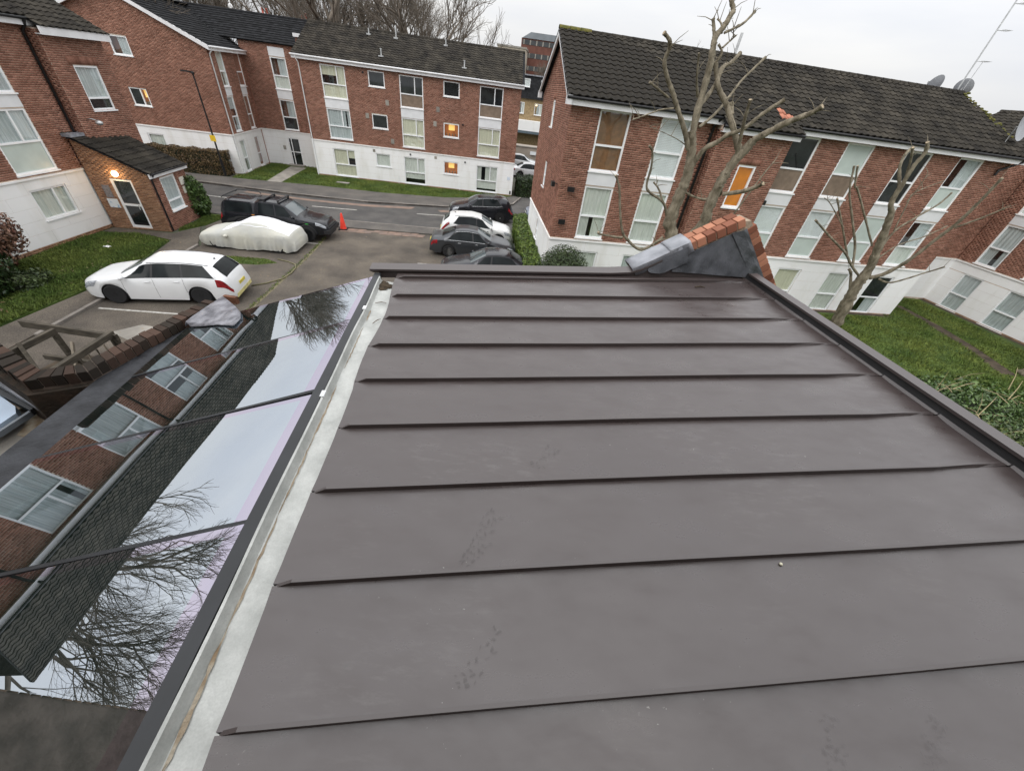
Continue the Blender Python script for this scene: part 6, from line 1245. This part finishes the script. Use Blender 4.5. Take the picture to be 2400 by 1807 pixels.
def pollard(label, base, y0, polys, sc, off, trunk_r):
    t = thing('pollarded_tree', label, 'tree', base)
    for i, (nm, pts, r0, r1, dy0, dy1) in enumerate(polys):
        n = len(pts); W3 = []
        for k, p in enumerate(pts):
            f = k / (n - 1); y = y0 + dy0 + (dy1 - dy0) * f
            W3.append(p if len(p) == 3 else on_y((off[0] + p[0] * sc, off[1] + p[1] * sc), y))
        rad = [(r0 + (r1 - r0) * k / (n - 1)) * .86 for k in range(n)]; P, Rr = smooth_path(W3, rad, 7)
        if nm == 'limb': Rr[-1] *= 1.2; Rr[-2] *= 1.25
        m = MB(); m.tube(P, Rr, 10); m.v = [tuple(Vector(v) + (Vector(v) - P[min(i // 10, len(P) - 1)]) * random.uniform(-.13, .13)) for i, v in enumerate(m.v)]
        if nm == 'limb' and r1 > .03:
            dn = (P[-1] - P[-2]).normalized(); aa = dn.orthogonal().normalized(); bb = dn.cross(aa); q_ = MB(); q_.add([P[-1] + dn * .004 + (aa * math.cos(k * .785) + bb * math.sin(k * .785)) * Rr[-1] * .85 for k in range(8)], [tuple(range(8))]); q_.obj('cut_end', M('cut_wood', (.36, .29, .2), .9, .2, 9), t, fix=False)
        if nm == 'limb':
            for _ in range(4):
                k = random.randrange(len(P) // 2, len(P)); d_ = Vector((random.uniform(-1, 1), random.uniform(-1, 1), random.uniform(.1, 1.2))).normalized() * random.uniform(.12, .5); m.tube([P[k], P[k] + d_ * .5 + Vector((0, 0, .03)), P[k] + d_], [.011, .008, .004], 4)
        for _ in range(3 if nm == 'limb' else 5):
            k = random.randrange(2, len(P) - 1); s = Rr[k] * random.uniform(.35, .6); d = Vector((random.uniform(-1, 1), random.uniform(-1, 1), random.uniform(-.3, .6))).normalized() * Rr[k] * .75; m.lathe([(.002, -s), (s * .8, -s * .5), (s, 0), (s * .7, s * .6), (.002, s * .8)], tuple(P[k] + d), 7)
        m.obj(nm, BARK, t, smooth=True, sharp=70)
    return t
gA = (4.25, 13.8, 0); Lb = 'limb'
pollard('large pollarded tree with twin grey trunks in front of the brick gable flats', gA, 13.8, [
 ('trunk', [gA, (4.2, 13.8, 1.6), (3.98, 13.8, 2.9), (1165, 1800), (1170, 1640), (1240, 1450), (1290, 1330), (1320, 1200), (1335, 1080), (1330, 970)], .3, .12, 0, -.1),
 ('trunk', [(4.35, 13.75, .3), (4.4, 13.7, 1.6), (4.6, 13.7, 3.0), (1390, 1690), (1450, 1560), (1510, 1420), (1570, 1310), (1660, 1180), (1730, 1110), (1790, 1040)], .24, .125, -.1, -.4),
 (Lb, [(1305, 1110), (1290, 1020), (1270, 940), (1230, 820), (1190, 690), (1150, 580), (1130, 460), (1165, 360), (1165, 300), (1125, 245)], .085, .05, -.1, -.9),
 (Lb, [(1335, 1000), (1375, 820), (1420, 660), (1470, 470), (1490, 350), (1510, 270), (1570, 200), (1625, 105), (1640, 80), (1622, 0), (1605, -70)], .115, .055, -.1, .3),
 (Lb, [(1500, 300), (1495, 220), (1490, 140)], .055, .045, .1, .2), (Lb, [(1555, 250), (1550, 180), (1522, 142)], .03, .022, .1, .3), (Lb, [(1575, 245), (1640, 215), (1720, 170), (1800, 88)], .036, .035, .1, .8), (Lb, [(1560, 355), (1610, 310), (1660, 265)], .03, .02, .2, .5), (Lb, [(1640, 280), (1640, 215)], .02, .014, .4, .4), (Lb, [(1530, 330), (1555, 390), (1530, 440), (1495, 470)], .035, .03, .2, .2),
 (Lb, [(1385, 790), (1490, 655), (1560, 505), (1620, 470), (1690, 395)], .075, .055, 0, .9), (Lb, [(1385, 945), (1500, 850), (1600, 730), (1700, 600), (1880, 425)], .045, .035, -.1, 1.2),
 (Lb, [(1160, 725), (1080, 660), (1020, 610)], .035, .03, -.5, -.9), (Lb, [(1195, 805), (1100, 815), (1030, 840), (890, 890)], .028, .016, -.5, -1.3), (Lb, [(1375, 720), (1368, 590), (1385, 395)], .04, .025, 0, -.5),
 (Lb, [(1335, 1230), (1420, 1110), (1530, 1050), (1600, 1000), (1710, 960), (1850, 850), (2020, 740)], .085, .05, -.1, -.8),
 (Lb, [(1150, 1640), (1140, 1560), (1110, 1490), (1000, 1400), (1030, 1250), (1040, 1130), (1018, 1080)], .055, .03, 0, -.8), (Lb, [(1115, 1500), (1090, 1410), (1048, 1350)], .035, .028, -.3, -.2), (Lb, [(1290, 1080), (1200, 1020), (1020, 940)], .018, .008, 0, -.5),
 (Lb, [(1120, 1760), (960, 1850), (850, 1770), (815, 1700), (800, 1560), (795, 1400), (770, 1300)], .06, .035, 0, -.4), (Lb, [(820, 1760), (760, 1755), (650, 1735), (640, 1720)], .045, .035, -.3, -.5), (Lb, [(1190, 1790), (1120, 1775), (1055, 1800), (1045, 1830)], .04, .02, 0, -.3),
 (Lb, [(1790, 1040), (1900, 980), (2060, 900), (2212, 840), (2300, 788)], .115, .06, -.4, -1.1), (Lb, [(1690, 1140), (1650, 1000), (1620, 880), (1590, 780), (1530, 650), (1505, 470)], .11, .065, -.3, .2), (Lb, [(1630, 850), (1625, 760)], .06, .055, -.1, 0), (Lb, [(1650, 1180), (1690, 1040), (1720, 900), (1765, 740)], .06, .045, -.3, -.9),
 (Lb, [(1560, 1440), (1700, 1420), (1800, 1390), (1860, 1360)], .075, .06, -.2, -.8), (Lb, [(1535, 1340), (1545, 1440), (1450, 1480), (1350, 1460), (1250, 1405)], .055, .035, -.2, .5), (Lb, [(1640, 1590), (1780, 1400), (1880, 1270), (1940, 1200)], .03, .02, .2, .6),
], .31646, (1200, 0), .3)
g2 = (15.95, 18.35, 0); S8 = lambda x, y: ((1800 + x * .4204), (450 + y * .4204)); S4 = lambda x, y: (1700 + x * .31646, y * .31646)
def mixp(*a): return [S8(*q[1:]) if q[0] == 8 else S4(*q[1:]) for q in a]
pollard('smaller pollarded tree on the lawn beside the white ground floor panels', g2, 18.3, [
 ('trunk', [g2] + mixp((8, 440, 620), (8, 500, 515), (8, 565, 430), (8, 600, 350), (8, 650, 230), (8, 690, 110)), .3, .14, 0, -.2),
 (Lb, mixp((8, 690, 120), (4, 1230, 1500), (4, 1310, 1370), (4, 1390, 1240), (4, 1480, 1130), (4, 1497, 1055)), .12, .06, -.2, -.5), (Lb, mixp((4, 1290, 1420), (4, 1290, 1250), (4, 1330, 1150), (4, 1390, 1090)), .07, .05, -.2, .4), (Lb, mixp((4, 1330, 1330), (4, 1370, 1200), (4, 1390, 1095)), .05, .045, -.2, -.6),
 (Lb, mixp((8, 560, 480), (8, 640, 460), (8, 740, 410), (8, 800, 370), (8, 950, 255), (8, 1060, 170), (8, 1180, 55), (4, 2050, 1320)), .1, .05, 0, -1.5), (Lb, mixp((8, 1040, 200), (8, 1180, 150), (8, 1320, 92)), .045, .03, -1, -1.6), (Lb, mixp((8, 615, 485), (8, 690, 505), (8, 880, 450), (8, 985, 418)), .045, .03, -.1, -1.2),
 (Lb, mixp((8, 515, 480), (8, 465, 410), (8, 430, 340), (8, 350, 255), (8, 265, 158)), .065, .04, 0, -1), (Lb, mixp((8, 440, 350), (8, 420, 220), (8, 385, 38)), .05, .035, -.2, -.5), (Lb, mixp((8, 470, 420), (8, 485, 300), (8, 470, 150), (8, 455, 0), (4, 955, 1230)), .06, .04, 0, .5), (Lb, mixp((8, 580, 300), (8, 545, 160), (8, 500, -10), (4, 960, 1380), (4, 980, 1230)), .05, .035, 0, -.6), (Lb, mixp((8, 420, 200), (8, 350, 70), (8, 315, 35)), .025, .015, -.4, -.8),
 (Lb, mixp((8, 600, 360), (8, 700, 225), (8, 830, 140), (8, 950, 70), (8, 1025, 5)), .05, .035, 0, .8), (Lb, mixp((8, 600, 380), (8, 720, 300), (8, 870, 250), (8, 1000, 190)), .035, .025, 0, .6), (Lb, mixp((8, 700, 220), (8, 780, 60), (4, 1400, 1430), (4, 1620, 1340)), .03, .018, -.2, .5), (Lb, mixp((8, 455, 560), (8, 462, 460), (8, 450, 430)), .07, .06, 0, .2), (Lb, mixp((4, 1340, 1500), (4, 1440, 1380), (4, 1500, 1280)), .025, .012, -.2, -.4),
], 1., (0, 0), .3)
def bare_tree_mesh(seed, h, spread=.5, lv=6, thin=1.):
    rs = random.Random(seed); A = MB(); B = MB()
    def grow(p, d, ln, r, l):
        n = 3; pts = [p]; q = p; dd = d
        for i in range(n):
            dd = (dd + Vector((rs.gauss(0, .13), rs.gauss(0, .13), rs.gauss(.03, .08)))).normalized(); q = q + dd * ln / n; pts.append(q)
        (A if l <= 1 else B).tube(pts, [r, r * .88, r * .76, r * .62], 7 if l <= 1 else (5 if l == 2 else 3), cap=l <= 1)
        if l >= lv: return
        k = rs.choice((3, 3, 4)) if l else rs.choice((4, 5))
        for j in range(k):
            az = rs.uniform(0, 6.28); a = dd.orthogonal().normalized(); a = Matrix.Rotation(az, 3, dd) @ a; sp = spread * rs.uniform(.5, 1.3); nd = (dd + a * sp + Vector((0, 0, .12))).normalized(); st = pts[-1] if j < 2 or l == 0 else pts[rs.choice((1, 2))]
            grow(st, nd, ln * rs.uniform(.62, .82) if l else ln * rs.uniform(.7, .9), r * (.62 if j < 2 else .48), l + 1)
    grow(Vector((0, 0, 0)), Vector((0, 0, 1)), h * .28, h * .022 * thin, 0); return A, B
BT = [bare_tree_mesh(s, 18, .55, lv) for s, lv in ((3, 6), (11, 6), (23, 7), (5, 6))]
TWIG = M('hazy_twig_bark', (.15, .125, .1), .95, .25, 2); btm = [(a.mesh('trunk', BARKD, True), b.mesh('crown', TWIG, True)) for a, b in BT]  # crown colour lightened to paint in the haze of distance
def bare(label, x, y, s, k, rz, grp=None, z=0):
    t = thing('bare_tree', label, 'tree', (x, y, z), rz, grp, local=True); t.scale = (s, s, s)
    for nm, me in zip(('trunk', 'crown'), btm[k]): link(nm, me, t)
bare('broad bare tree rising over the ridge of the long flats', -20.0, 50, 1.3, 3, .3); bare('tall bare tree with fine twigs at the ridge beside the pale sky', -17.2, 53, 1.15, 3, 2.6)
G3 = 'bare trees beyond the slate roof'
for i, (x, y, s, k) in enumerate(((-47, 66, 1.0, 2), (-41, 63, .9, 1), (-37, 70, 1.1, 0), (-32, 66, 1.0, 2), (-28, 72, 1.1, 1), (-24.5, 60, .95, 0), (-52, 60, 1.0, 0), (-22, 72, 1.1, 2))): bare('leafless tree in the row beyond the old house chimneys', x, y, s, k, i * .9, G3)
bare('bushy bare tree in front of the tall dark red block', -3.2, 112, .82, 2, .4); bare('bare tree before the office block beside the brick gable', 1.2, 118, .85, 1, 2.0); bare('small bare treetop peeping over the ridge of the long flats', -15.6, 95, .82, 0, 1.7); bare('bare treetop showing over the pantile ridge', 16, 62, .8, 1, 2.2)
G4 = 'bare trees behind the left flats'
for i, (x, y, s, k) in enumerate(((-38, 39, 1.05, 2), (-40, 47, 1.1, 1), (-31, 4.0, 1.15, 2), (-33, -3, 1.1, 2))): bare('leafless tree behind the flats with the porch', x, y, s, k, i * 1.3 + .5, G4)
# leafy shrubs
def leaves(pts, nrm, size, jit=.6):
    n = len(pts); d = nrm + rng.normal(0, jit, (n, 3)); d /= np.linalg.norm(d, axis=1)[:, None] + 1e-9; a = np.cross(d, rng.normal(0, 1, (n, 3))); a /= np.linalg.norm(a, axis=1)[:, None] + 1e-9; b = np.cross(d, a); s = size * rng.uniform(.6, 1.4, n)[:, None]
    V = np.stack([pts - a * s, pts - b * s * .45 + d * s * .12, pts + a * s, pts + b * s * .45 + d * s * .12], 1); return V.reshape(-1, 3), np.arange(n * 4).reshape(-1, 4)
def leafmat(name, c1, c2, rough=.5): return M(name, c1, rough, .3, 3, island=.55, col2=c2, spec=.35)
def shrub(name, label, c, rad, n, size, mat, cat='shrub', box=None, ang=0., lumps=14, stem=True):
    c = Vector(c); t = thing(name, label, cat, (c.x, c.y, 0)); P = []; Nn = []
    if box:   # (lx,ly,h)
        lx, ly, h = box; k = rng.integers(0, 5, n); w = np.array([lx * h, lx * h, ly * h, ly * h, lx * ly * 1.3]); k = rng.choice(5, n, p=w / w.sum()); u = rng.uniform(-.5, .5, n); v = rng.uniform(-.5, .5, n); z = rng.uniform(0.03, 1, n)
        X = np.where(k < 2, u * lx, np.where(k == 2, lx / 2, np.where(k == 3, -lx / 2, u * lx))); Y = np.where(k == 0, ly / 2, np.where(k == 1, -ly / 2, np.where(k < 4, v * ly, v * ly))); Z = np.where(k == 4, h, z * h)
        q = np.stack([X, Y, Z], 1); nn = np.zeros((n, 3)); nn[k == 0, 1] = 1; nn[k == 1, 1] = -1; nn[k == 2, 0] = 1; nn[k == 3, 0] = -1; nn[k == 4, 2] = 1; q -= nn * np.abs(rng.normal(0, .07, n))[:, None]; q += .05 * np.sin(q[:, [1, 2, 0]] * 5)
        ca, sa = math.cos(R_(ang)), math.sin(R_(ang)); Rz = np.array([[ca, -sa, 0], [sa, ca, 0], [0, 0, 1]]); q = q @ Rz.T + np.array([c.x, c.y, 0]); nn = nn @ Rz.T; V, F = leaves(q, nn, size)
        m = MB(); m.box((-lx / 2 + .1, -ly / 2 + .1, 0), (lx / 2 - .1, ly / 2 - .1, h - .1)); m.v = [tuple(Rz @ np.array(v) + np.array([c.x, c.y, 0])) for v in m.v]; m.obj('dark_core', M('hedge_core', (.018, .022, .01), 1), t)  # added solid core, coloured like the shade between leaves, blocks see-through
    else:
        q = []; nn = []
        for i in range(lumps):
            d = rng.normal(0, 1, 3); d /= np.linalg.norm(d); f = .55 if i else 0; lc = d * f * np.array(rad); lr = np.array(rad) * rng.uniform(.4, .62) if i else np.array(rad) * .8; k = n // lumps; dd = rng.normal(0, 1, (k, 3)); dd /= np.linalg.norm(dd, axis=1)[:, None]; q.append(lc + dd * lr * rng.uniform(.75, 1.03, (k, 1))); nn.append(dd)
        q = np.concatenate(q) + np.array(c); nn = np.concatenate(nn); ok = q[:, 2] > .03; V, F = leaves(q[ok], nn[ok], size)
        m = MB(); m.lathe([(.02, -.75)] + [(.62 * math.cos(a), .62 * math.sin(a)) for a in np.linspace(-1.2, 1.2, 7)] + [(.02, .66)], k=12); m.v = [(v[0] * rad[0] + c.x, v[1] * rad[1] + c.y, max(.02, v[2] * rad[2] + c.z)) for v in m.v]; m.obj('dark_core', M('hedge_core', (.018, .022, .01), 1), t, smooth=True)  # same added dark core, shade inside the bush put into its colour
        if stem: m = MB(); m.tube([(c.x, c.y, 0), (c.x, c.y, max(.3, c.z))], .05, 6); m.obj('stem', BARKD, t)
    o = link('foliage', npmesh('foliage', V, F, mat), t, 'stuff'); return t
GH = leafmat('hedge_leaf', (.065, .115, .018), (.13, .18, .03)); GD = leafmat('evergreen_leaf', (.016, .035, .012), (.04, .065, .02), .3); GB = leafmat('laurel_leaf', (.042, .085, .02), (.09, .14, .04), .35); GR = leafmat('red_leaf', (.13, .055, .04), (.2, .12, .075)); GT = leafmat('twig_brown_leaf', (.10, .06, .028), (.16, .11, .05)); GO = leafmat('box_leaf', (.03, .05, .018), (.06, .085, .03))
shrub('hedge', 'bright green clipped hedge along the gable wall behind the cars', (-.42, 22.3, 0), None, 16000, .055, GH, 'hedge', (.85, 9.0, 1.25), 8.0)
shrub('hedge', 'dark squared hedge at the end of the long white flats', (-1.35, 38.9, 0), None, 6000, .06, GD, 'hedge', (1.7, 2.6, 1.5), 6)
shrub('hedge', 'brown leafless hedge before the gable end beside the street lamp', (-26.6, 30.75, 0), None, 12000, .05, GT, 'hedge', (5.4, .9, 1.65), 12)
shrub('round_bush', 'round clipped bush in front of the pollarded tree', (1.5, 16.2, 1.4), (1.5, 1.4, 1.75), 14000, .04, GO, 'bush', lumps=1)
pb_ = on_z((455, 512)); shrub('shrub', 'glossy green shrub at the porch corner', (pb_.x + .1, pb_.y + .5, 1.0), (.62, .7, 1.1), 5000, .08, GB)
rl = on_z((10, 640), .6); shrub('shrub', 'red-leaved shrub against the white panelled wall', (-19.7, 11.9, 1.35), (1.0, 1.5, 1.15), 7000, .07, GR)
shrub('shrub', 'dark evergreen shrub by the big tree trunk', (-18.9, 10.6, .75), (1.2, 1.3, .95), 6000, .09, GD); shrub('shrub', 'low spreading green shrub on the lawn beside the dark evergreen', (-18.5, 11.5, .25), (.85, 1.0, .4), 4000, .06, leafmat('spread_leaf', (.03, .05, .018), (.06, .085, .025)))
lt = thing('tree', 'thick brown trunk with ivy at the foot beside the evergreen shrub', 'tree', (-18.1, 9.1, 0))
P, Rr = smooth_path([(-18.1, 9.1, -.05), (-18.2, 9.0, .5), (-18.35, 8.85, 1.6), (-18.5, 8.7, 2.6), (-18.55, 8.65, 3.0)], [.55, .4, .34, .3, .26]); m = MB(); m.tube(P, Rr, 12); m.obj('trunk', BARKB, lt, smooth=True)
for d in () and ((-1.2, -1, 2.5), (.6, -1.8, 2.2), (-.5, .4, 3)):
    m = MB(); p = Vector((-18.9, 8.3, 6.3)); m.tube([p, p + Vector(d) * .5, p + Vector(d)], [.13, .09, .05], 7); m.obj('limb', BARKB, lt, smooth=True)
q = rng.normal(0, 1, (1800, 3)) * np.array([.45, .45, .16]) + np.array([-17.9, 9.0, .22]); q[:, 2] = np.abs(q[:, 2]) + .05; V, F = leaves(q, np.tile([0, 0, 1.], (1800, 1)), .05); link('dry_leaves', npmesh('dry_leaves', V, F, GT), lt, 'stuff')
tr = thing('tree', 'grey trunk at the lawn edge by the leafy bank', 'tree', (23.3, 15.6, 0)); m = MB(); P, Rr = smooth_path([(23.3, 15.6, -.05), (23.4, 15.6, .6), (23.6, 15.7, 2.5), (24, 15.6, 5), (24.3, 15.4, 7)], [.55, .42, .38, .3, .2]); m.tube(P, Rr, 12); m.obj('trunk', BARK, tr, smooth=True)
bl = on_z((2250, 960), 1.4); 
shrub('laurel_bank', 'dense laurel and ivy bank beside the metal roof edge', (15.8, 10.6, .45), (4.3, 2.0, 1.45), 36000, .066, GB, 'shrub', lumps=22)
shrub('laurel_bank', 'looser straggly green bank with dry stems nearer the roof corner', (13.6, 8.0, .55), (4.0, 2.5, 1.55), 28000, .055, leafmat('straggle_leaf', (.055, .085, .024), (.12, .135, .045)), 'shrub', lumps=22)
m = MB()
for i in range(70):
    x, y = random.uniform(9.5, 17), random.uniform(6.5, 11); z = random.uniform(1.2, 2.1); d = Vector((random.uniform(-.6, .6), random.uniform(-.6, .6), random.uniform(.05, .6))); m.tube([(x, y, z), Vector((x, y, z)) + d * .6 + Vector((0, 0, .08)), Vector((x, y, z)) + d * 1.2], [.012, .009, .004], 4)
o = m.obj('dry_stems', M('straw_stem', (.34, .28, .16), .9)); o['kind'] = 'stuff'
